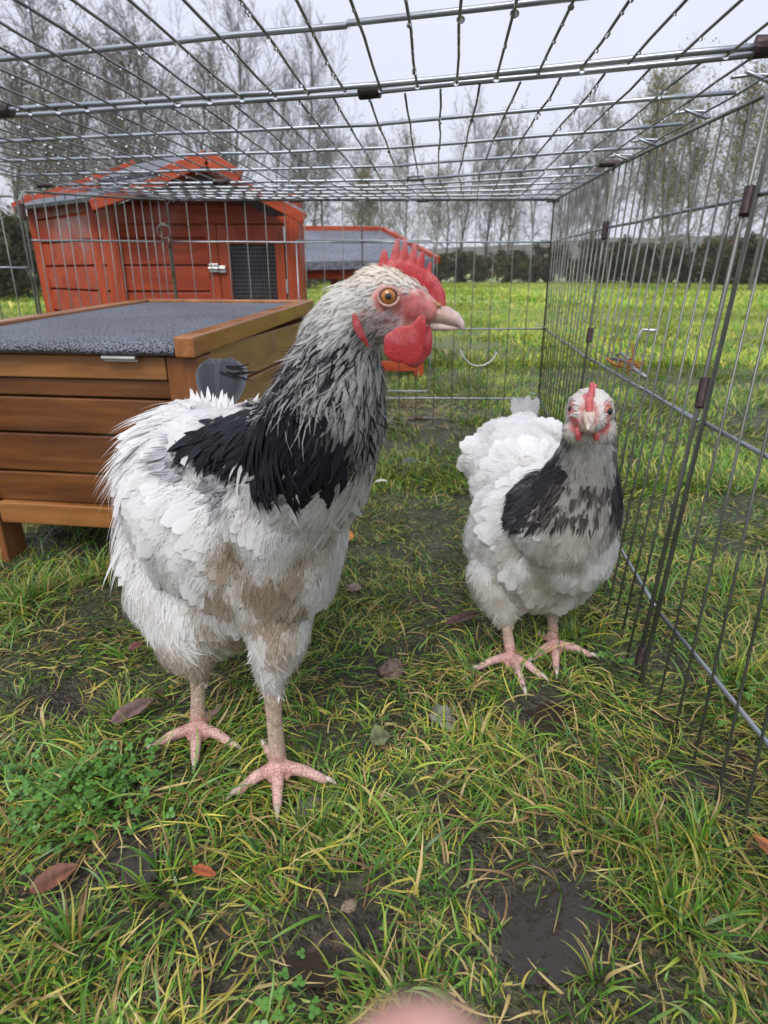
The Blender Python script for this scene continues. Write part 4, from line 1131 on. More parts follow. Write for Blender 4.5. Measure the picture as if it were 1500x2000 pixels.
def plumage(name, sets, parent, origin, drop_label=None):
    vs, fs, cs, ns = [], [], [], []; o = 0
    for V, F, C, Nn in sets: vs.append(V); fs.append(F + o); cs.append(C); ns.append(Nn); o += len(V)
    V = np.concatenate(vs) - np.array(origin); F = np.concatenate(fs); C = np.clip(np.concatenate(cs), 0, 1); Nn = np.concatenate(ns)
    tri = F[:, 2] == F[:, 3]; 
    me = bpy.data.meshes.new(name); me.vertices.add(len(V)); me.vertices.foreach_set('co', V.astype(np.float32).ravel())
    quads = F[~tri]; tris = F[tri][:, :3]
    loops = np.concatenate([quads.ravel(), tris.ravel()]).astype(np.int32)
    me.loops.add(len(loops)); me.loops.foreach_set('vertex_index', loops)
    st = np.concatenate([np.arange(len(quads)) * 4, len(quads) * 4 + np.arange(len(tris)) * 3]).astype(np.int32)
    me.polygons.add(len(st)); me.polygons.foreach_set('loop_start', st); me.update(calc_edges=True)
    me.polygons.foreach_set('use_smooth', np.ones(len(st), dtype=bool))
    setcol(me, C); me.materials.append(M['feather'])
    me.normals_split_custom_set_from_vertices(Nn.astype(np.float32).tolist())
    ob = bpy.data.objects.new(name, me); COL.objects.link(ob); ob.parent = parent; return ob

class Hen:
    relax = 70
    def __init__(s, name, label, origin, rz=0):
        s.root = empty(name, tuple(origin), 0); tag(s.root, label, 'hen'); s.o = np.array(origin, float)
        s.chains = []; s.reg = []; s.flow = []
    def chain(s, reg, pts, flow=None):
        """pts: (px, py, distance ahead, radius)"""
        ch = [(at(a, b_, y=c), r_) for a, b_, c, r_ in pts]; s.chains.append(ch)
        for (P, ra), (Q, rb) in zip(ch[:-1], ch[1:]) if len(ch) > 1 else [(ch[0], ch[0])]:
            for t in np.linspace(0, 1, 6):
                f = np.array(flow, float) if flow is not None else (Q - P)
                f = f / (np.linalg.norm(f) + 1e-9)
                s.reg.append(reg); s.flow.append(f); s.sph = getattr(s, 'sph', []) + [(*(P * (1 - t) + Q * t), ra * (1 - t) + rb * t)]
    def skin(s, voxel=.0016, smooth=6):
        s.me, s.co = union(s.chains, voxel, smooth); me = s.me
        vn = np.empty(len(s.co) * 3, dtype=np.float32); me.vertices.foreach_get('normal', vn); vn = vn.reshape(-1, 3)
        S0 = np.array(s.sph); rg0 = np.array(s.reg); amp = np.zeros(len(s.co))
        for a in range(0, len(s.co), 4000):
            d = np.linalg.norm(s.co[a:a + 4000][:, None] - S0[None, :, :3], axis=2) - S0[None, :, 3]
            amp[a:a + 4000] = np.isin(rg0[np.argmin(d, 1)], ['body', 'breast', 'belly', 'thigh'])
        ed0 = np.empty(len(me.edges) * 2, dtype=np.int32); me.edges.foreach_get('vertices', ed0); ed0 = ed0.reshape(-1, 2)
        deg = np.bincount(ed0.ravel(), minlength=len(s.co)).astype(float)[:, None]; am = amp.copy()
        for _ in range(10): am = np.minimum(am, (np.bincount(ed0[:, 0], am[ed0[:, 1]], len(am)) + np.bincount(ed0[:, 1], am[ed0[:, 0]], len(am))) / deg[:, 0])
        for _ in range(s.relax):
            acc = np.stack([np.bincount(ed0[:, 0], s.co[ed0[:, 1], k_], len(s.co)) + np.bincount(ed0[:, 1], s.co[ed0[:, 0], k_], len(s.co)) for k_ in range(3)], 1) / deg
            s.co = s.co + (acc - s.co) * (.6 * am[:, None])
        me.vertices.foreach_set('co', s.co.astype(np.float32).ravel()); me.update(); vn = np.empty(len(s.co) * 3, dtype=np.float32); me.vertices.foreach_get('normal', vn); vn = vn.reshape(-1, 3)
        s.co = s.co + vn * (amp * (n3(s.co, 13, 11) * .0050))[:, None]; s.am = am
        me.vertices.foreach_set('co', s.co.astype(np.float32).ravel()); me.update()
        n = len(me.polygons); c = np.empty(n * 3, dtype=np.float32); me.polygons.foreach_get('center', c); s.fc = c.reshape(-1, 3).astype(float)
        c = np.empty(n * 3, dtype=np.float32); me.polygons.foreach_get('normal', c); s.fn = c.reshape(-1, 3).astype(float)
        c = np.empty(n, dtype=np.float32); me.polygons.foreach_get('area', c); s.fa = c.astype(float)
        S = np.array(s.sph); regs = sorted(set(s.reg)); s.regs = regs; rid = np.array([regs.index(q) for q in s.reg]); fl = np.array(s.flow)
        s.fr = np.empty(n, int); s.ff = np.empty((n, 3))
        for a in range(0, n, 4000):
            p = s.fc[a:a + 4000]; d = np.linalg.norm(p[:, None] - S[None, :, :3], axis=2) - S[None, :, 3]
            s.fr[a:a + 4000] = rid[np.argmin(d, 1)]
            w = np.exp(-(d - d.min(1, keepdims=True)) / .012); s.ff[a:a + 4000] = (w[..., None] * fl[None]).sum(1) / w.sum(1, keepdims=True)
        # smoothed normals so the plumage lies evenly
        me.update(); vn = np.empty(len(s.co) * 3, dtype=np.float32); me.vertices.foreach_get('normal', vn); vn = vn.reshape(-1, 3).astype(float)
        ed_ = np.empty(len(me.edges) * 2, dtype=np.int32); me.edges.foreach_get('vertices', ed_); ed_ = ed_.reshape(-1, 2)
        for _ in range(14):
            acc = vn.copy()
            for k_ in range(3):
                acc[:, k_] += np.bincount(ed_[:, 0], vn[ed_[:, 1], k_], len(vn)) + np.bincount(ed_[:, 1], vn[ed_[:, 0], k_], len(vn))
            vn = acc / (np.linalg.norm(acc, axis=1, keepdims=True) + 1e-9)
        lv_ = np.empty(len(me.loops), dtype=np.int32); me.loops.foreach_get('vertex_index', lv_)
        ls_ = np.empty(n, dtype=np.int32); me.polygons.foreach_get('loop_start', ls_)
        fsm = vn[lv_[ls_]] + vn[lv_[ls_ + 1]] + vn[lv_[ls_ + 2]]; s.fn = fsm / (np.linalg.norm(fsm, axis=1, keepdims=True) + 1e-9)
        S_ = S
        vr = np.empty(len(s.co), int)
        for a in range(0, len(s.co), 4000):
            d = np.linalg.norm(s.co[a:a + 4000][:, None] - S_[None, :, :3], axis=2) - S_[None, :, 3]; vr[a:a + 4000] = rid[np.argmin(d, 1)]
        s.vr = np.array(regs)[vr]; s.frn = np.array(regs)[s.fr]
        # the bare skin lies a little under the feather roots
        inn = s.co - vn * (.0042 * s.am)[:, None]; me.vertices.foreach_set('co', inn.astype(np.float32).ravel()); me.update()
    def sample(s, n, mask, r):
        p = s.fa * mask; p = p / p.sum(); i = r.choice(len(p), n, p=p)
        P = s.fc[i] + (r.random((n, 3)) - .5) * .002; N = s.fn[i]; f = s.ff[i]
        T = f - (f * N).sum(1, keepdims=True) * N; T /= np.linalg.norm(T, axis=1, keepdims=True) + 1e-9
        return P, T, N, i
    def fleshy(s, name, chains, mat, cols, flat=None, voxel=.0008, smooth=4, parent=None):
        """chains in photo pixels with metre radii"""
        cc = [[(at(a, b_, y=c), r_) for a, b_, c, r_ in ch] for ch in chains]
        me, co = union(cc, voxel, smooth, flat)
        setcol(me, cols(co) if callable(cols) else np.tile(cols, (len(co), 1)))
        return part(name, me, mat, parent or s.root, s.o)

def rot(T, N, ang):
    return T * np.cos(ang)[:, None] + np.cross(N, T) * np.sin(ang)[:, None]
def blob(P, balls):
    """largest falloff of any ball (px, py, y, radius) at each point"""
    o = np.zeros(len(P))
    for a, b_, c, r_ in balls:
        d = np.linalg.norm(P - at(a, b_, y=c), axis=1) / r_; o = np.maximum(o, np.clip(1.5 - d, 0, 1))
    return o
def n3(P, s, seed=0):
    return np.array([noise.fractal(Vector(p * s) + Vector((seed, seed, seed)), 1, 2, 3) for p in P]) 
def mixc(a, b_, t): return a * (1 - t[:, None]) + np.array(b_) * t[:, None]

WHITE = np.array([.90, .895, .89]); CREAM = np.array([.70, .62, .50]); BROWN = np.array([.28, .19, .115]); TAN = np.array([.50, .41, .30])
BLACK = np.array([.018, .019, .024]); GREY = np.array([.24, .24, .245]); LGREY = np.array([.50, .50, .50]); SKIN = np.array([.56, .46, .35]); PINK = np.array([.68, .45, .40]); RED = np.array([.50, .045, .05])

def toes(h, cx, cy, tips, hallux, r0=.0057, lift=.004):
    J = at(cx, cy, z=.011)
    res = []
    for (tx, ty) in tips + ([hallux] if hallux else []):
        T = at(tx, ty, z=.001); short = (tx, ty) == hallux
        mid = J * .5 + T * .5 + np.array([0, 0, .0035 if not short else .002]); tip = J * .14 + T * .86 + np.array([0, 0, .001])
        r_ = r0 * (.85 if short else 1)
        h.chains.append([(J, r_ * 1.15), (mid, r_ * .98), (tip, r_ * .72)])
        f = (T - J) / np.linalg.norm(T - J)
        for t in np.linspace(0, 1, 8): h.sph.append((*(J * (1 - t) + T * t), r_)); h.reg.append('toe'); h.flow.append(f)
        res.append((tip, T, f))
    # webs between the front toes
    mids = [J * .62 + at(tx, ty, z=.003) * .38 for tx, ty in tips]
    for a_, b_ in zip(mids[:-1], mids[1:]): h.chains.append([(J - [0, 0, .003], r0 * .9), ((a_ + b_) / 2 * .8 + J * .2 - [0, 0, .004], r0 * .55)])
    return res
def claws(h, res):
    for tip, T, f in res:
        m = MB(); d = np.array([f[0], f[1], 0]); d /= np.linalg.norm(d); p0 = tip - h.o
        m.tube([p0 - d * .002 + [0, 0, .0012], p0 + d * .004 + [0, 0, .0018], p0 + d * .009 + [0, 0, -.001], p0 + d * .012 + [0, 0, -.005]], [.0030, .0025, .0015, .0004], 8)
        o = m.build('claw', None, h.root, smooth=True); setcol(o.data, np.tile([.52, .45, .38], (len(o.data.vertices), 1))); o.data.materials.append(M['beak'])

def leg_colors(h, cols, foot_pts):
    P = h.co; sh = (h.vr == 'shank') | (h.vr == 'toe'); z = P[:, 2]
    nz_ = n3(P[sh], 160, 3); t = np.clip((z[sh] - .012) / .03, 0, 1)
    base = mixc(np.tile(PINK, (sh.sum(), 1)), SKIN, t) * (1 + .25 * nz_[:, None])
    toe_t = np.clip(1 - z[sh] / .03, 0, 1)
    d = np.min([np.linalg.norm(P[sh][:, :2] - f[:2], axis=1) for f in foot_pts], axis=0)
    web = np.clip(1 - d / .026, 0, 1) * toe_t
    base = mixc(base, (.66, .20, .18), web * .7)
    cols[sh] = base
    return cols
def set_leg_material(h, ob):
    me = ob.data; me.materials.append(M['leg'])
    mi = np.where((h.frn == 'shank') | (h.frn == 'toe'), 1, 0).astype(np.int32); me.polygons.foreach_set('material_index', mi)

# ============ the big hen
h = Hen('hen', 'big white hen with black streaked neck and large red comb, its head turned right', (-.14, .47, 0))
tail_dir = np.array([-.20, .42, -.38])
h.chain('body', [(380, 925, .62, .077), (438, 1005, .54, .088), (470, 1020, .52, .082)], (-.25, .40, -.42))
h.chain('body', [(312, 1000, .60, .044), (338, 1090, .57, .052)], (-.35, .3, -.7))
h.chain('breast', [(560, 985, .462, .058), (555, 1105, .465, .047), (470, 1180, .51, .046)], (-.12, .1, -1))
h.chain('belly', [(340, 1150, .56, .051), (450, 1190, .52, .043)], (-.15, .1, -1))
h.chain('thigh', [(345, 1150, .55, .048), (368, 1235, .52, .036), (385, 1290, .502, .016)])
h.chain('thigh', [(530, 1130, .475, .044), (543, 1235, .455, .029), (532, 1318, .44, .0135)])
h.chain('neck', [(740, 590, .372, .0175), (702, 610, .374, .0192), (670, 650, .378, .0215), (658, 715, .384, .0272), (640, 800, .396, .037), (608, 885, .43, .048), (585, 930, .45, .050)])
h.chain('body', [(450, 890, .50, .044), (545, 880, .44, .036)], (-.8, .35, -.55))
h.chain('head', [(738, 584, .371, .0182), (750, 584, .371, .0178)], (-1, 0, -.15))
h.chain('head', [(755, 585, .371, .0172), (795, 592, .371, .0132), (832, 606, .371, .0085)], (-1, 0, .0))
h.chain('head', [(765, 625, .371, .0135), (800, 630, .371, .0085)], (-1, 0, -.5))
h.chain('shank', [(385, 1290, .502, .0090), (387, 1350, .4955, .0072), (386, 1408, .493, .0078)])
h.chain('shank', [(532, 1318, .44, .0092), (535, 1400, .4395, .0073), (543, 1484, .4385, .0080)])
t1 = toes(h, 386, 1418, [(286, 1468), (380, 1500), (466, 1462)], (430, 1384))
t2 = toes(h, 543, 1494, [(452, 1556), (542, 1592), (650, 1530)], (512, 1452))
h.skin(.0015, 5)
P = h.co; cols = np.tile(WHITE, (len(P), 1)) * .93
J1, J2 = at(386, 1418, z=.012), at(543, 1494, z=.012)
cols = leg_colors(h, cols, [J1, J2])
RB = [(757, 580, .352, .0070), (785, 592, .354, .0065), (800, 598, .356, .0065), (822, 600, .360, .0090), (836, 610, .362, .0095), (805, 615, .356, .0055), (800, 630, .357, .0045), (735, 578, .352, .0030), (760, 580, .392, .011), (800, 600, .388, .010)]
PB = [(770, 640, .356, .011), (745, 630, .353, .010), (720, 620, .353, .008), (795, 610, .357, .012), (755, 610, .352, .010), (770, 640, .388, .011)]
def face_cols(Q):
    nn_ = n3(Q, 260, 1) ; red = np.clip(blob(Q, RB) * 1.4 + nn_ * .5 - .1, 0, 1); pk = np.clip(blob(Q, PB) + nn_ * .6 - .35, 0, 1)
    return red, pk
hd = (h.vr == 'head') | (h.vr == 'neck'); Q = P[hd]; red, pk = face_cols(Q)
c = np.tile(np.array([.66, .58, .52]), (len(Q), 1)); c = mixc(c, (.55, .22, .20), pk); c = mixc(c, (.58, .12, .115), red * .8)
nk = h.vr[hd] == 'neck'; tt = np.clip((.405 - Q[:, 2]) / .05, 0, 1) * nk; c = mixc(c, (.10, .10, .11), tt)
cols[hd] = c
setcol(h.me, cols); body = part('body', h.me, M['body'], h.root, h.o); set_leg_material(h, body)
r = np.random.default_rng(101)
# colour rules for this hen's plumage
BLK = [(590, 860, .385, .044), (530, 870, .41, .040), (650, 850, .38, .028), (560, 820, .42, .034), (610, 820, .38, .030), (600, 870, .47, .055), (560, 830, .48, .05), (640, 800, .43, .040)]
STN = [(470, 1110, .44, .034), (540, 1150, .43, .032), (430, 1240, .47, .035), (600, 1110, .42, .022), (650, 1060, .41, .018), (430, 1170, .45, .032), (480, 1220, .47, .040), (300, 1240, .53, .034), (370, 1275, .50, .030), (250, 1200, .55, .016), (590, 1200, .43, .016), (520, 1200, .44, .02), (600, 1020, .40, .015)]
capetop = lambda x: np.interp(x, [at(380, 880, y=.48)[0], at(545, 850, y=.44)[0], at(580, 850, y=.44)[0]], [.318, .344, .60])
CAPE = [(510, 868, .425, .026), (455, 872, .45, .020), (415, 882, .47, .015), (380, 890, .48, .010), (550, 870, .405, .024), (600, 860, .39, .024), (640, 850, .385, .020), (520, 850, .44, .022)]
def body_color(Q):
    c = np.tile(WHITE, (len(Q), 1)) * (.93 + .12 * r.random((len(Q), 1)))
    nn_ = n3(Q, 30, 5)
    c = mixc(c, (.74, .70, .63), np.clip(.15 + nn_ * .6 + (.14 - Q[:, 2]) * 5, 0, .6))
    s_ = np.clip(blob(Q, STN) * 1.15 + nn_ * .9 - .30 + r.normal(0, .16, len(Q)), 0, 1); c = mixc(c, (.56, .47, .36), np.clip(s_ * 1.1, 0, .8)); c = mixc(c, (.36, .26, .17), np.clip(s_ * 1.5 - .75, 0, .65))
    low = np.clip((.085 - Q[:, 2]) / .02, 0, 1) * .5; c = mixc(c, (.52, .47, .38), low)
    cape = np.clip(blob(Q, CAPE) * 1.6 - .25, 0, 1) * np.clip((Q[:, 2] - .302) / .008, 0, 1); return mixc(c, BLACK * 1.3, ((cape > .5) & (Q[:, 2] < capetop(Q[:, 0]) - .004)) * 1.)
bm_ = np.isin(h.frn, ['body', 'breast', 'belly', 'thigh']).astype(float)
S = []
# body contour feathers
n = 5200; P, T, N, i = h.sample(n, bm_ * (1. - .5 * np.isin(h.frn, ['belly', 'thigh'])), r)
c = body_color(P); reg = h.frn[i]; sm_ = np.where(reg == 'body', 1.0, .72)
L = .027 * sm_ * (.75 + .5 * r.random(n)); W = .0145 * sm_ * (.8 + .4 * r.random(n))
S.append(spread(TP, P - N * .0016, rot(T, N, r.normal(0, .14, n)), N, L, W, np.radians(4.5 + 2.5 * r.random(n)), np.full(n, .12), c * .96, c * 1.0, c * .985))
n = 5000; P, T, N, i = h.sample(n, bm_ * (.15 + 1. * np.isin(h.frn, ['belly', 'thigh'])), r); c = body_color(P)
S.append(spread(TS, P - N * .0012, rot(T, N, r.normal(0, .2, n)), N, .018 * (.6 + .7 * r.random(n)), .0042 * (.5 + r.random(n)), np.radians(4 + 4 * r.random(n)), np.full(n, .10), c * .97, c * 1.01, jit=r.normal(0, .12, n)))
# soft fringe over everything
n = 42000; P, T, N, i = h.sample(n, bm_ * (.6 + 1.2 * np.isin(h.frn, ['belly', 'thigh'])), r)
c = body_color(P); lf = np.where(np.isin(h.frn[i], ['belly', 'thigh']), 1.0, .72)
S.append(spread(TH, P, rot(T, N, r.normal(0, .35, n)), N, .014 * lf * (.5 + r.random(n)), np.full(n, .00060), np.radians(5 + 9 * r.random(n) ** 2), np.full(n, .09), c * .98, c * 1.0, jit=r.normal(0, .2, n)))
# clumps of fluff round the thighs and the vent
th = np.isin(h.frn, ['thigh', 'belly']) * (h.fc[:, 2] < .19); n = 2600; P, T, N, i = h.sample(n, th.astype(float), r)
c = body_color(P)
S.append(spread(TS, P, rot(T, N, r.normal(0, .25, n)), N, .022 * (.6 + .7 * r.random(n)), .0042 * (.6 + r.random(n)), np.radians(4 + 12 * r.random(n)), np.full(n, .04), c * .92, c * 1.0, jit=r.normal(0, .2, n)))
plumage('body_feathers', S, body, h.o)
# hanging rump and wing feathers at the left
S = []
wm = (np.isin(h.frn, ['body']) & (np.linalg.norm(h.fc - at(300, 930, y=.60), axis=1) < .085)).astype(float)
n = 260; P, T, N, i = h.sample(n, wm, r); c = np.tile(WHITE, (n, 1)) * (.92 + .12 * r.random((n, 1)))
Tw = np.tile([-.25, .1, -1.], (n, 1)); Tw = Tw - (Tw * N).sum(1, keepdims=True) * N; Tw /= np.linalg.norm(Tw, axis=1, keepdims=True)
S.append(spread(TP, P - N * .002, rot(Tw, N, r.normal(0, .12, n)), N, .045 * (.8 + .4 * r.random(n)), .014 * (.8 + .4 * r.random(n)), np.radians(3 + 4 * r.random(n)), np.full(n, .10), c * .98, c))
n = 420; P, T, N, i = h.sample(n, wm * (h.fn[:, 0] < -.2), r); Tw = np.tile([-.25, .1, -1.], (n, 1)); Tw = Tw - (Tw * N).sum(1, keepdims=True) * N; Tw /= np.linalg.norm(Tw, axis=1, keepdims=True)
c = np.tile(WHITE, (n, 1))
S.append(spread(TS, P, rot(Tw, N, r.normal(0, .12, n)), N, .055 * (.7 + .5 * r.random(n)), np.full(n, .0035), np.radians(6 + 9 * r.random(n)), np.full(n, .14), c * .95, c))
plumage('wing', S, body, h.o)
# neck hackles
S = []
nm = (h.frn == 'neck').astype(float); n = 9000; 
P, T, N, i = h.sample(n, nm * (1 + 1.2 * (h.fc[:, 2] > .33)), r); Z = P[:, 2]
d2 = np.clip((.405 - Z) / .13, 0, 1)                      # 0 by the head, 1 at the shoulders
front = np.clip((P[:, 0] - at(690, 850, y=.40)[0]) / .02 + .3, 0, 1) * np.clip((.375 - Z) / .03, 0, 1)
nn_ = n3(P, 70, 7); lowcut = np.clip((Z - .315 + .010 * r.normal(0, 1, n)) / .008, 0, 1); bk = np.clip(blob(P, BLK) * 1.6 + nn_ * .6 - .1, 0, 1) * np.clip((.385 - Z) / .03, 0, 1) * lowcut
nz_y = [.46, .43, .396, .384, .378, .374]
nz_z = [at(560, 960, y=.46)[2], at(605, 885, y=.43)[2], at(636, 800, y=.396)[2], at(652, 715, y=.384)[2], at(664, 650, y=.378)[2], at(702, 612, y=.374)[2]]; nz_x = [at(560, 960, y=.46)[0], at(605, 885, y=.43)[0], at(636, 800, y=.396)[0], at(652, 715, y=.384)[0], at(664, 650, y=.378)[0], at(702, 612, y=.374)[0]]
az_ = np.arctan2(P[:, 0] - np.interp(Z, nz_z, nz_x), -(P[:, 1] - np.interp(Z, nz_z, nz_y))); strk = np.array([noise.noise(Vector((a_ * 7.0, z_ * 38, 3.3))) for a_, z_ in zip(az_ + .5 * Z / .1, Z)])
sidex = np.clip((np.interp(Z, nz_z, nz_x) - P[:, 0]) / .022, -1, 1)
crisp = lambda q: np.clip((q - .5) * 2.6 + .5, 0, 1)
dark = mixc(np.tile([.76, .75, .74], (n, 1)), BLACK, crisp(d2 * 2.3 + .40 * sidex * (d2 > .06) + r.normal(0, .16, n) + 1.7 * strk + .27))
dark = mixc(dark, BLACK, bk)
edge = mixc(np.tile([.86, .85, .84], (n, 1)), (.12, .12, .13), crisp(d2 * 1.6 + .35 * sidex + r.normal(0, .15, n) + 1.5 * strk - .05)); edge = mixc(edge, BLACK * 1.5, np.clip(bk * 1.1 * (d2 > .35), 0, 1))
cream = np.clip((Z - .400) / .02, 0, 1); dark = mixc(dark, (.82, .79, .72), cream); edge = mixc(edge, (.84, .81, .74), cream)
# breast side of the neck base turns white, the whitish throat is streaked
wh = np.clip(1 - lowcut, 0, 1); dark = mixc(dark, WHITE * .95, wh); edge = mixc(edge, WHITE, wh)
fr = front * (r.random(n) < .75); dark = mixc(dark, (.55, .53, .50), fr * .8); edge = mixc(edge, (.70, .68, .64), fr * .85)
L = (.016 + .024 * d2) * (.8 + .45 * r.random(n)); W = (.0022 + .0036 * d2) * (.8 + .5 * r.random(n))
S.append(spread(TS, P, rot(T, N, r.normal(0, .20, n)), N, L, W, np.radians(7 + 11 * r.random(n)), .035 + .04 * d2, dark * .9, dark * (1.0), edge, jit=r.normal(0, .12, n)))
# wet stray wisps
n = 900; P, T, N, i = h.sample(n, nm * (h.fc[:, 2] > .345) * (h.fc[:, 2] < .395), r); g_ = r.random(n); c = mixc(np.tile([.6, .6, .6], (n, 1)), BLACK, (g_ > .45) * 1.0)
S.append(spread(TH, P, rot(T, N, r.normal(0, .3, n)), N, .022 * (.5 + r.random(n)), np.full(n, .0011), np.radians(14 + 18 * r.random(n)), np.full(n, .05), c, c, jit=r.normal(0, .2, n)))
# the black cape spreading over back and shoulder
cp = [(510, 868, .425, .026), (455, 872, .45, .020), (415, 882, .47, .015), (380, 890, .48, .010), (550, 870, .405, .024), (600, 860, .39, .024), (640, 850, .385, .020), (520, 850, .44, .022)]
cm = np.clip(blob(h.fc, cp) * 1.5 - .25, 0, 1) * np.clip((h.fc[:, 2] - .300) / .010, 0, 1) * np.clip((capetop(h.fc[:, 0]) - h.fc[:, 2]) / .006, 0, 1) * np.isin(h.frn, ['neck', 'body', 'breast']) ; n = 1500
P, T, N, i = h.sample(n, cm, r)
fl_ = np.where((P[:, 0:1] < at(520, 900, y=.43)[0]), [[-.9, .35, -.42]], [[-.28, .05, -1.0]]); T2 = fl_ - (fl_ * N).sum(1, keepdims=True) * N; T2 /= np.linalg.norm(T2, axis=1, keepdims=True)
c = np.tile(BLACK, (n, 1)) * (.7 + .9 * r.random((n, 1))); e_ = c * 1.6
S.append(spread(TS, P + N * .001, rot(T2, N, r.normal(0, .22, n)), N, .034 * (.7 + .6 * r.random(n)), .0088 * (.6 + .7 * r.random(n)), np.radians(7 + 8 * r.random(n)), np.full(n, .07), c, c, e_))
# grey flecked tips where the cape ends on the back
cm = blob(h.fc, [(360, 900, .49, .018), (330, 880, .50, .014), (350, 850, .52, .014), (420, 960, .44, .016), (340, 915, .49, .014)]) * np.isin(h.frn, ['neck', 'body', 'breast']); n = 90
P, T, N, i = h.sample(n, cm, r); fl_ = np.tile([[-.9, .35, -.42]], (n, 1)); T2 = fl_ - (fl_ * N).sum(1, keepdims=True) * N; T2 /= np.linalg.norm(T2, axis=1, keepdims=True)
c = np.tile([.16, .16, .18], (n, 1)) * (.5 + r.random((n, 1)))
S.append(spread(TS, P + N * .003, rot(T2, N, r.normal(0, .2, n)), N, .022 * (.7 + .6 * r.random(n)), np.full(n, .0045), np.radians(6 + 6 * r.random(n)), np.full(n, .07), c * 3, c, np.tile([.6, .6, .6], (n, 1))))
plumage('neck_feathers', S, body, h.o)
# head feathers
S = []
hm = (h.frn == 'head').astype(float) + (h.frn == 'neck') * (h.fc[:, 2] > .40); n = 5200
P, T, N, i = h.sample(n, hm, r); red, pk = face_cols(P); keep = (red < .35) & (r.random(n) > pk * .6); P, T, N, pk = P[keep], T[keep], N[keep], pk[keep]; n = len(P)
c = np.tile([.90, .84, .74], (n, 1)) * (.88 + .2 * r.random((n, 1))); c = mixc(c, (.74, .72, .70), np.clip((.428 - P[:, 2]) / .01, 0, 1)); c = mixc(c, (.60, .36, .34), pk * .8)
top = np.clip((P[:, 2] - .432) / .01, 0, 1)
S.append(spread(TS, P, rot(T, N, r.normal(0, .3, n)), N, (.0045 + .0045 * top) * (.7 + .6 * r.random(n)), .0019 * (.7 + .6 * r.random(n)), np.radians(10 + 12 * r.random(n)), np.full(n, .02), c * .95, c))
plumage('head_feathers', S, body, h.o)
# comb, wattles, ear lobe, beak, eyes
def redcol(co, k=1.0, seed=2):
    nn_ = n3(co, 120, seed); return mixc(np.tile(RED * k, (len(co), 1)), (.62, .17, .17), np.clip(nn_ * .8 + .15, 0, .6))
y0 = .3695; u = pxm(800, 540, y0)
cb = [[(744, 522, y0, 9 * u), (772, 519, y0, 13 * u), (798, 525, y0, 15 * u), (820, 540, y0, 18 * u), (841, 557, y0, 19 * u), (855, 577, y0, 16 * u), (861, 594, y0, 11 * u)],
      [(751, 520, y0, 11 * u), (750, 506, y0, 9 * u), (751, 491, y0, 4.2 * u)], [(770, 512, y0, 9.5 * u), (773, 494, y0, 8.4 * u), (777, 469, y0, 4 * u)],
      [(787, 515, y0, 9 * u), (790, 497, y0, 8.2 * u), (791, 473, y0, 4.2 * u)], [(804, 519, y0, 9 * u), (807, 501, y0, 8.2 * u), (810, 479, y0, 4.2 * u)],
      [(818, 527, y0, 9.5 * u), (822, 512, y0, 8.2 * u), (825, 495, y0, 4.2 * u)], [(833, 545, y0, 8 * u), (837, 532, y0, 6.4 * u), (840, 516, y0, 4 * u)]]
h.fleshy('comb', cb, M['comb'], lambda co: mixc(redcol(co), (.55, .26, .25), np.clip((co[:, 2] - at(780, 500, y=y0)[2]) / .010, 0, .55)), flat=((0, 1, 0), at(800, 540, y=y0), .42), voxel=.0004, smooth=3, parent=body)
yw = .3530; u = pxm(790, 670, yw)
h.fleshy('wattle', [[(822, 620, yw + .004, 9 * u), (818, 640, yw, 15 * u), (806, 660, yw, 26 * u), (788, 674, yw, 37 * u)], [(806, 660, yw, 24 * u), (800, 688, yw, 27 * u)], [(770, 668, yw, 22 * u), (778, 680, yw, 30 * u)]], M['comb'], lambda co: redcol(co, 1.0, 4), flat=((0, 1, .12), at(790, 670, y=yw), .16), voxel=.0007, smooth=6, parent=body)
yw = .3700
h.fleshy('wattle', [[(834, 634, yw, 9 * u), (832, 656, yw, 14 * u), (824, 680, yw, 22 * u), (808, 697, yw, 24 * u)]], M['comb'], lambda co: redcol(co, .9, 5), flat=((.1, 1, .1), at(820, 680, y=yw), .25), voxel=.0008, smooth=8, parent=body)
ye = .3500
h.fleshy('ear_lobe', [[(692, 616, ye, 5 * u), (697, 636, ye - .001, 9 * u), (706, 655, ye, 8 * u), (719, 676, ye + .003, 3 * u)]], M['comb'], lambda co: redcol(co, .72, 6), flat=((0, 1, 0), at(700, 640, y=ye), .55), voxel=.0007, smooth=4, parent=body)
yb = .371; u = pxm(860, 620, yb)
def beakcol(co):
    nn_ = n3(co, 160, 8); t = np.clip((co[:, 0] - at(845, 620, y=yb)[0]) / .018, 0, 1)
    c = mixc(np.tile([.60, .42, .33], (len(co), 1)), (.72, .58, .54), t); return mixc(c, (.30, .23, .24), np.clip(nn_ * 1.4 - .35, 0, .5))
beak = h.fleshy('beak', [[(830, 610, yb, 20 * u), (850, 611, yb, 19 * u), (870, 615, yb, 17 * u), (887, 622, yb, 13.5 * u), (899, 632, yb, 8.5 * u), (905, 643, yb, 4 * u)]], M['beak'], beakcol, flat=((0, 1, 0), at(860, 615, y=yb), .95), voxel=.0005, smooth=4, parent=body)
h.fleshy('lower_beak', [[(822, 633, yb, 11 * u), (850, 637, yb, 9.5 * u), (874, 640, yb, 7 * u), (892, 641, yb, 4 * u)]], M['beak'], lambda co: mixc(np.tile([.66, .52, .45], (len(co), 1)), (.76, .63, .58), np.clip(n3(co, 90, 3) + .4, 0, 1)), voxel=.0005, smooth=4, parent=body)
h.fleshy('nostril', [[(846, 591, yb - .0042, 4.5 * u), (858, 597, yb - .0042, 4.5 * u)]], M['beak'], np.array([.50, .30, .15]), voxel=.0004, smooth=3, parent=beak)
EY = at(758, 579, y=.3555)
ey = eye_obj(EY, (.02, -1, .04), .0054, body, h.root.location)
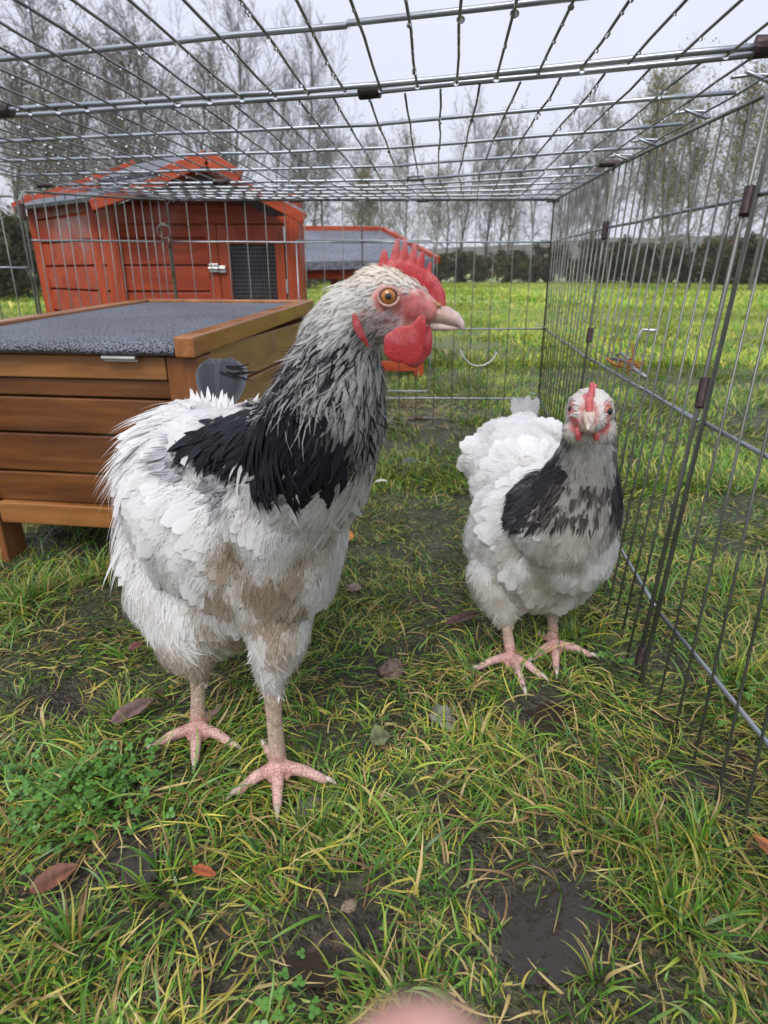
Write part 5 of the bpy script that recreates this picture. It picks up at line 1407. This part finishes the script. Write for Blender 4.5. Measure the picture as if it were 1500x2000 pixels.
m = MB(); cpt = EY + np.array([.0002, -.0028, .0001]) - h.o
ring = [cpt + np.array([math.cos(a) * .0056, .0006 * math.cos(2 * a), math.sin(a) * .0048]) for a in np.linspace(0, 2 * math.pi, 29)]
m.tube(ring, .0009, 8); o = m.build('eyelid', None, body, smooth=True); setcol(o.data, np.tile([.58, .33, .27], (len(o.data.vertices), 1))); o.data.materials.append(M['comb'])
ef = eye_obj(at(757, 581, y=.3875), (0, 1, .04), .0058, body, h.root.location)
# tail: a short upright fan of dark grey feathers seen end on
S = []; n = 16; base = at(428, 800, y=.655); Pn = []; Tn = []; Nn_ = []
for k in range(n):
    a = (k / (n - 1) - .5) * .95
    Pn.append(base + [math.sin(a) * .012, .004 * (k % 3), 0]); T_ = np.array([math.sin(a) * .50 + .02, .18, 1.0]); T_ /= np.linalg.norm(T_); Tn.append(T_)
    N_ = np.cross(T_, [math.cos(a), 0, -math.sin(a) * .5]); N_ = -N_ / np.linalg.norm(N_); N_ = N_ if N_[1] < 0 else -N_; Nn_.append(N_)
Pn, Tn, Nn_ = map(np.array, (Pn, Tn, Nn_)); dk = np.tile([.085, .092, .105], (n, 1)) * (.7 + .6 * r.random((n, 1)))
S.append(spread(TP, Pn, Tn, Nn_, .056 * (.88 + .12 * r.random(n)), np.full(n, .030), np.radians(np.full(n, 2.)), np.full(n, .10), dk * .8, dk * 1.15, dk * 2.6))
n = 7; Pw = at(448, 725, y=.650) + r.normal(0, .003, (n, 3)); Tw = np.tile([.85, 0, -.35], (n, 1)) + r.normal(0, .16, (n, 3)); Tw /= np.linalg.norm(Tw, axis=1, keepdims=True); Nw = np.tile([0.2, -1, .3], (n, 1)); Nw = Nw - (Nw * Tw).sum(1, keepdims=True) * Tw; Nw /= np.linalg.norm(Nw, axis=1, keepdims=True)
cw = np.tile([.02, .02, .025], (n, 1)); S.append(spread(TS, Pw, Tw, Nw, .022 + .012 * r.random(n), np.full(n, .0035), np.radians(np.full(n, 5.)), np.full(n, .05), cw, cw, jit=r.normal(0, .2, n)))
n = 60; Pq = base + np.stack([r.normal(0, .014, n), -.012 + r.normal(0, .004, n), r.normal(-.002, .006, n)], 1); Tq = np.stack([(Pq[:, 0] - base[0]) * 14, np.full(n, .1), np.ones(n)], 1); Tq /= np.linalg.norm(Tq, axis=1, keepdims=True); Nq = np.tile([0, -1., .1], (n, 1)); Nq = Nq - (Nq * Tq).sum(1, keepdims=True) * Tq; Nq /= np.linalg.norm(Nq, axis=1, keepdims=True)
cq = np.tile(WHITE, (n, 1)); S.append(spread(TS, Pq, Tq, Nq, .014 + .007 * r.random(n), np.full(n, .006), np.radians(np.full(n, 6.)), np.full(n, .04), cq, cq))
plumage('tail', S, body, h.o)
claws(h, t1 + t2)

# ============ the smaller hen
h = Hen('hen', 'smaller white hen with a grey speckled neck facing the camera beside the right hand wires', (.175, .64, 0))
h.chain('body', [(1040, 1040, .69, .083), (1060, 1070, .665, .078)], (-.1, .55, -.55))
h.chain('body', [(970, 1050, .71, .042), (985, 1075, .70, .042)], (-.25, .5, -.6))
h.chain('body', [(1005, 905, .80, .060), (1020, 950, .76, .068)], (-.05, .8, -.1))
h.chain('body', [(985, 875, .83, .042), (1020, 842, .87, .030), (1027, 818, .90, .014)], (0.02, .9, .4))
h.chain('body', [(950, 900, .80, .032), (1060, 870, .82, .035)], (0, .9, -.2))
h.chain('breast', [(1100, 1010, .615, .058), (1105, 1065, .625, .056), (1040, 1115, .655, .050)], (-.03, .25, -1))
h.chain('belly', [(985, 1120, .67, .040), (1060, 1125, .66, .042)], (-.05, .3, -1))
h.chain('thigh', [(970, 1130, .655, .036), (985, 1185, .635, .0165)])
h.chain('thigh', [(1070, 1120, .675, .036), (1078, 1172, .665, .015)])
h.chain('neck', [(1150, 822, .552, .0205), (1149, 872, .563, .0245), (1137, 925, .58, .033), (1120, 985, .60, .048), (1105, 1020, .615, .054)])
h.chain('head', [(1152, 803, .548, .0205), (1151, 806, .543, .0200)], (0, 1, -.2))
h.chain('head', [(1150, 812, .540, .0165), (1150, 822, .528, .0095)], (0, 1, .2))
h.chain('head', [(1128, 838, .545, .0125), (1174, 838, .545, .0125)], (0, .6, -1))
h.chain('shank', [(985, 1185, .635, .0085), (990, 1230, .623, .0064), (997, 1272, .616, .0072)])
h.chain('shank', [(1078, 1172, .665, .0085), (1079, 1215, .658, .0064), (1081, 1245, .653, .0072)])
t1 = toes(h, 999, 1281, [(922, 1310), (1026, 1357), (1064, 1327)], None, .0052)
t2 = toes(h, 1082, 1256, [(1033, 1294), (1087, 1318), (1163, 1285)], (1052, 1240), .0052)
h.skin(.0015, 6)
P = h.co; cols = np.tile(WHITE, (len(P), 1)) * .93
cols = leg_colors(h, cols, [at(999, 1281, z=.012), at(1082, 1256, z=.012)])
RB = [(1150, 800, .524, .009), (1150, 815, .520, .009), (1150, 775, .535, .006), (1119, 797, .540, .0080), (1187, 801, .530, .0080), (1124, 828, .533, .0085), (1178, 830, .533, .0085), (1135, 842, .53, .006), (1166, 842, .53, .006)]
def face2(Q):
    nn_ = n3(Q, 260, 1); return np.clip(blob(Q, RB) * 1.3 + nn_ * .4 - .15, 0, 1)
hd = np.isin(h.vr, ['head', 'neck']); Q = P[hd]; red = face2(Q)
c = np.tile([.70, .66, .62], (len(Q), 1)); c = mixc(c, (.30, .29, .28), np.clip((.30 - Q[:, 2]) / .03, 0, .8)); c = mixc(c, (.52, .16, .15), red)
cols[hd] = c; setcol(h.me, cols); body = part('body', h.me, M['body'], h.root, h.o); set_leg_material(h, body)
r = np.random.default_rng(202)
STN = [(1100, 1040, .56, .022), (1070, 1070, .57, .022), (1110, 1090, .58, .025), (1050, 1110, .60, .028), (1010, 1150, .62, .03), (1090, 1140, .62, .02)]
S = []; bm_ = np.isin(h.frn, ['body', 'breast', 'belly', 'thigh']).astype(float)
def body_color(Q):
    c = np.tile(WHITE * 1.02, (len(Q), 1)) * (.94 + .12 * r.random((len(Q), 1))); nn_ = n3(Q, 50, 5)
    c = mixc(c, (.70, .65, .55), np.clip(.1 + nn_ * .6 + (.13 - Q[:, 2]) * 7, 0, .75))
    s_ = np.clip(blob(Q, STN) * .8 + nn_ * .9 - .2, 0, 1); return mixc(c, (.50, .43, .33), s_ * .65)
n = 3500; P, T, N, i = h.sample(n, bm_ * (.15 + 1. * np.isin(h.frn, ['belly', 'thigh'])), r); c = body_color(P)
S.append(spread(TS, P - N * .0012, rot(T, N, r.normal(0, .2, n)), N, .017 * (.6 + .7 * r.random(n)), .0042 * (.5 + r.random(n)), np.radians(4 + 4 * r.random(n)), np.full(n, .10), c * .97, c * 1.01, jit=r.normal(0, .12, n)))
n = 4400; P, T, N, i = h.sample(n, bm_ * (1. - .5 * np.isin(h.frn, ['belly', 'thigh'])), r); c = body_color(P); sm_ = np.where(h.frn[i] == 'body', 1.0, .72)
S.append(spread(TP, P - N * .0016, rot(T, N, r.normal(0, .14, n)), N, .025 * sm_ * (.75 + .5 * r.random(n)), .015 * sm_ * (.8 + .4 * r.random(n)), np.radians(4.5 + 2.5 * r.random(n)), np.full(n, .12), c * .96, c * 1.0, c * .985))
n = 26000; P, T, N, i = h.sample(n, bm_ * (.6 + 1.0 * np.isin(h.frn, ['belly', 'thigh'])), r); c = body_color(P)
S.append(spread(TH, P, rot(T, N, r.normal(0, .35, n)), N, .012 * (.5 + r.random(n)), np.full(n, .00062), np.radians(6 + 12 * r.random(n) ** 2), np.full(n, .09), c * .93, c * 1.03, jit=r.normal(0, .2, n)))
th = (np.isin(h.frn, ['thigh', 'belly']) * (h.fc[:, 2] < .13)).astype(float); n = 1300; P, T, N, i = h.sample(n, th, r); c = body_color(P)
S.append(spread(TS, P, rot(T, N, r.normal(0, .35, n)), N, .018 * (.6 + .7 * r.random(n)), .0038 * (.6 + r.random(n)), np.radians(4 + 10 * r.random(n)), np.full(n, .04), c * .88, c, jit=r.normal(0, .25, n)))
plumage('body_feathers', S, body, h.o)
S = []; nm = (h.frn == 'neck').astype(float); n = 4300; P, T, N, i = h.sample(n, nm, r); Z = P[:, 2]; d2 = np.clip((.30 - Z) / .10, 0, 1)
cx = at(1140, 950, y=.56)[0]; side = np.clip(np.abs(P[:, 0] - cx) / .030, 0, 1); nn_ = n3(P, 110, 7)
dkm = np.clip(side * 1.2 + nn_ * .9 - .35 + (Z < .25) * .0, 0, 1) * np.clip((.305 - Z) / .025, 0, 1)
dk = mixc(np.tile([.62, .59, .56], (n, 1)), (.075, .070, .078), np.clip(dkm + r.normal(0, .15, n), 0, 1)); ed = mixc(np.tile([.68, .65, .62], (n, 1)), (.20, .19, .19), dkm)
wh = np.clip((.225 - Z) / .02 - side * .6 + nn_, 0, 1); dk = mixc(dk, (.66, .62, .56), wh); ed = mixc(ed, (.72, .69, .64), wh)
S.append(spread(TS, P, rot(T, N, r.normal(0, .2, n)), N, (.012 + .018 * d2) * (.8 + .4 * r.random(n)), (.003 + .0035 * d2) * (.8 + .5 * r.random(n)), np.radians(6 + 8 * r.random(n)), .03 + .04 * d2, dk, dk, ed))
cp = [(1030, 940, .615, .020), (1000, 965, .62, .018), (1025, 985, .60, .020), (1060, 950, .58, .022), (985, 985, .625, .012), (1075, 920, .57, .018), (1020, 920, .64, .020), (1050, 985, .585, .014)]
cpr = [(1180, 940, .575, .014), (1184, 980, .575, .012), (1186, 1010, .585, .009)]
for cc_, flw, nn0 in ((cp, [-.75, .45, -.65], 620), (cpr, [.12, .1, -1.0], 200)):
    cm = np.clip(blob(h.fc, cc_) * 1.5 - .2, 0, 1) * np.isin(h.frn, ['neck', 'body', 'breast']); n = nn0; P, T, N, i = h.sample(n, cm, r)
    fl_ = np.tile([flw], (n, 1)); T2 = fl_ - (fl_ * N).sum(1, keepdims=True) * N; T2 /= np.linalg.norm(T2, axis=1, keepdims=True); c = np.tile([.060, .054, .062], (n, 1)) * (.7 + .7 * r.random((n, 1)))
    S.append(spread(TS, P + N * .001, rot(T2, N, r.normal(0, .2, n)), N, .026 * (.7 + .6 * r.random(n)), .0075 * (.7 + .6 * r.random(n)), np.radians(6 + 8 * r.random(n)), np.full(n, .07), c, c, c * 1.5))
cm = blob(h.fc, [(1110, 985, .56, .018), (1130, 1005, .56, .014), (1085, 1000, .57, .014), (1150, 960, .555, .014)]) * np.isin(h.frn, ['neck', 'breast']); n = 110; P, T, N, i = h.sample(n, cm, r); c = np.tile([.16, .13, .13], (n, 1)) * (.6 + .8 * r.random((n, 1)))
S.append(spread(TS, P + N * .003, rot(T, N, r.normal(0, .15, n)), N, .012 * (.6 + .8 * r.random(n)), np.full(n, .0026), np.radians(10 + 5 * r.random(n)), np.full(n, .06), c, c))
plumage('neck_feathers', S, body, h.o)
S = []; hm = (h.frn == 'head') * 1.0 + (h.frn == 'neck') * (h.fc[:, 2] > .29); n = 5200; P, T, N, i = h.sample(n, hm, r); red = face2(P); kp = red < .4; P, T, N = P[kp], T[kp], N[kp]; n = len(P)
c = np.tile([.84, .80, .75], (n, 1)) * (.9 + .15 * r.random((n, 1)))
S.append(spread(TS, P, rot(T, N, r.normal(0, .25, n)), N, .0060 * (.7 + .6 * r.random(n)), .0024 * (.7 + .6 * r.random(n)), np.radians(8 + 10 * r.random(n)), np.full(n, .02), c * .96, c))
plumage('head_feathers', S, body, h.o)
rc2 = lambda co: redcol(co, .95, 3) * .8 + .2 * np.array([.62, .3, .28])
h.fleshy('comb', [[(1151, 803, .522, .0030), (1151, 785, .528, .0034), (1155, 768, .538, .0034), (1160, 764, .552, .003)], [(1156, 770, .536, .0030), (1156, 751, .540, .0022)], [(1160, 768, .548, .0026), (1163, 753, .552, .0016)], [(1153, 785, .53, .003), (1153, 772, .531, .002)]], M['comb'], rc2, voxel=.0006, smooth=3, parent=body)
for x in (1128, 1163):
    h.fleshy('wattle', [[(x, 838, .530, .0022), (x + 1, 848, .529, .0030), (x + 2, 856, .529, .0026)]], M['comb'], rc2, voxel=.0006, smooth=3, parent=body)
b2 = h.fleshy('beak', [[(1150, 811, .526, .0062), (1150, 818, .517, .0052), (1150, 828, .508, .0037), (1149, 838, .503, .0015)]], M['beak'], lambda co: mixc(np.tile([.60, .50, .40], (len(co), 1)), (.25, .22, .27), np.clip(1 - np.abs(co[:, 0] - at(1150, 825, y=.508)[0]) / .0022, 0, 1) * np.clip((.512 - co[:, 1]) / .004 + .5, 0, 1) * .8), voxel=.0005, smooth=3, parent=body)
h.fleshy('lower_beak', [[(1150, 832, .528, .0072), (1150, 838, .514, .0040), (1150, 841, .507, .0014)]], M['beak'], np.array([.55, .45, .36]), voxel=.0005, smooth=3, parent=body)
for px, sgn, ey_, ed2 in ((1122, -1, .5420, (-.88, -.46, .0)), (1184, 1, .5325, (.46, -.88, .0))):
    eye_obj(at(px, 799 if sgn < 0 else 802, y=ey_), ed2, .0054, body, h.root.location, iris=(.30, .10, .025), pupil=.55, irisr=.85)
S = []; n = 12; base = at(1026, 822, y=.895); a = np.linspace(-.5, .5, n)
Pn = base + np.stack([a * .016, r.normal(0, .003, n), np.full(n, -.004)], 1); Tn = np.stack([a * .55, np.full(n, .25), np.ones(n)], 1); Tn /= np.linalg.norm(Tn, axis=1, keepdims=True); Nn_ = np.tile([0, -1., .25], (n, 1)); Nn_ = Nn_ - (Nn_ * Tn).sum(1, keepdims=True) * Tn; Nn_ /= np.linalg.norm(Nn_, axis=1, keepdims=True)
c = np.tile([.60, .60, .62], (n, 1)) * (.8 + .3 * r.random((n, 1))); S.append(spread(TC, Pn, Tn, Nn_, .036 * (.8 + .3 * r.random(n)), np.full(n, .015), np.radians(np.full(n, 3.)), np.full(n, .1), c, c * .8))
S.append(spread(TS, Pn, Tn, Nn_, .032 * (.8 + .3 * r.random(n)), np.full(n, .014), np.radians(np.full(n, 2.)), np.full(n, .1), c, c * .8))
plumage('tail', S, body, h.o); claws(h, t1 + t2)

# ------------------------------------------------------------------ fingertip of the photographer, right in front of the lens
def camp(px, py, zc):
    dx = (px - 750) / FOC; dy = (1000 - py) / FOC
    return np.array([dx * zc, zc * CP + dy * zc * SP, CAM_H + dy * zc * CP - zc * SP])
fg = empty('person', tuple(camp(825, 2185, .032))); tag(fg, 'blurred pink fingertip of the person taking the photo, poking in at the bottom edge', 'person')
fo_ = np.array(fg.location)
ax = camp(832, 2600, .032) - camp(825, 2185, .032); ax /= np.linalg.norm(ax)
F0 = camp(825, 2185, .032)
me, co = union([[(F0, .0054), (F0 + ax * .010, .0070), (F0 + ax * .022, .0086), (F0 + ax * .030, .0092), (F0 + ax * .045, .0088), (F0 + ax * .055, .0098), (F0 + ax * .080, .0100)]], .0008, 6)
setcol(me, mixc(np.tile([.62, .33, .28], (len(co), 1)), (.68, .42, .36), np.clip(n3(co, 60, 2) + .4, 0, 1)))
fb = part('finger', me, skin_mat('finger skin', .55, .2, 900, .5), fg, fo_)
fwd = np.array([0, CP, -SP])
me, co = union([[(F0 + fwd * .0042 + ax * .001, .0032), (F0 + fwd * .0060 + ax * .008, .0040)]], .0005, 4)
setcol(me, np.tile([.70, .48, .44], (len(co), 1))); part('nail', me, M['beak'], fb, fo_)

# ------------------------------------------------------------------ damp winter air
hz = MB(); hz.box(-242, 242, -62, 242, -2.0, 12.0)
hm_ = bpy.data.materials.new('damp air'); hm_.use_nodes = True; nt = hm_.node_tree
nt.nodes.remove(nt.nodes['Principled BSDF']); pv = nt.nodes.new('ShaderNodeVolumePrincipled')
pv.inputs['Color'].default_value = (.93, .95, 1, 1); pv.inputs['Density'].default_value = .0018; pv.inputs['Anisotropy'].default_value = .2
nt.links.new(pv.outputs['Volume'], nt.nodes['Material Output'].inputs['Volume'])
tag(hz.build('haze', hm_), 'thin damp haze in the winter air', 'haze', kind='stuff')
scn.cycles.volume_bounces = 3
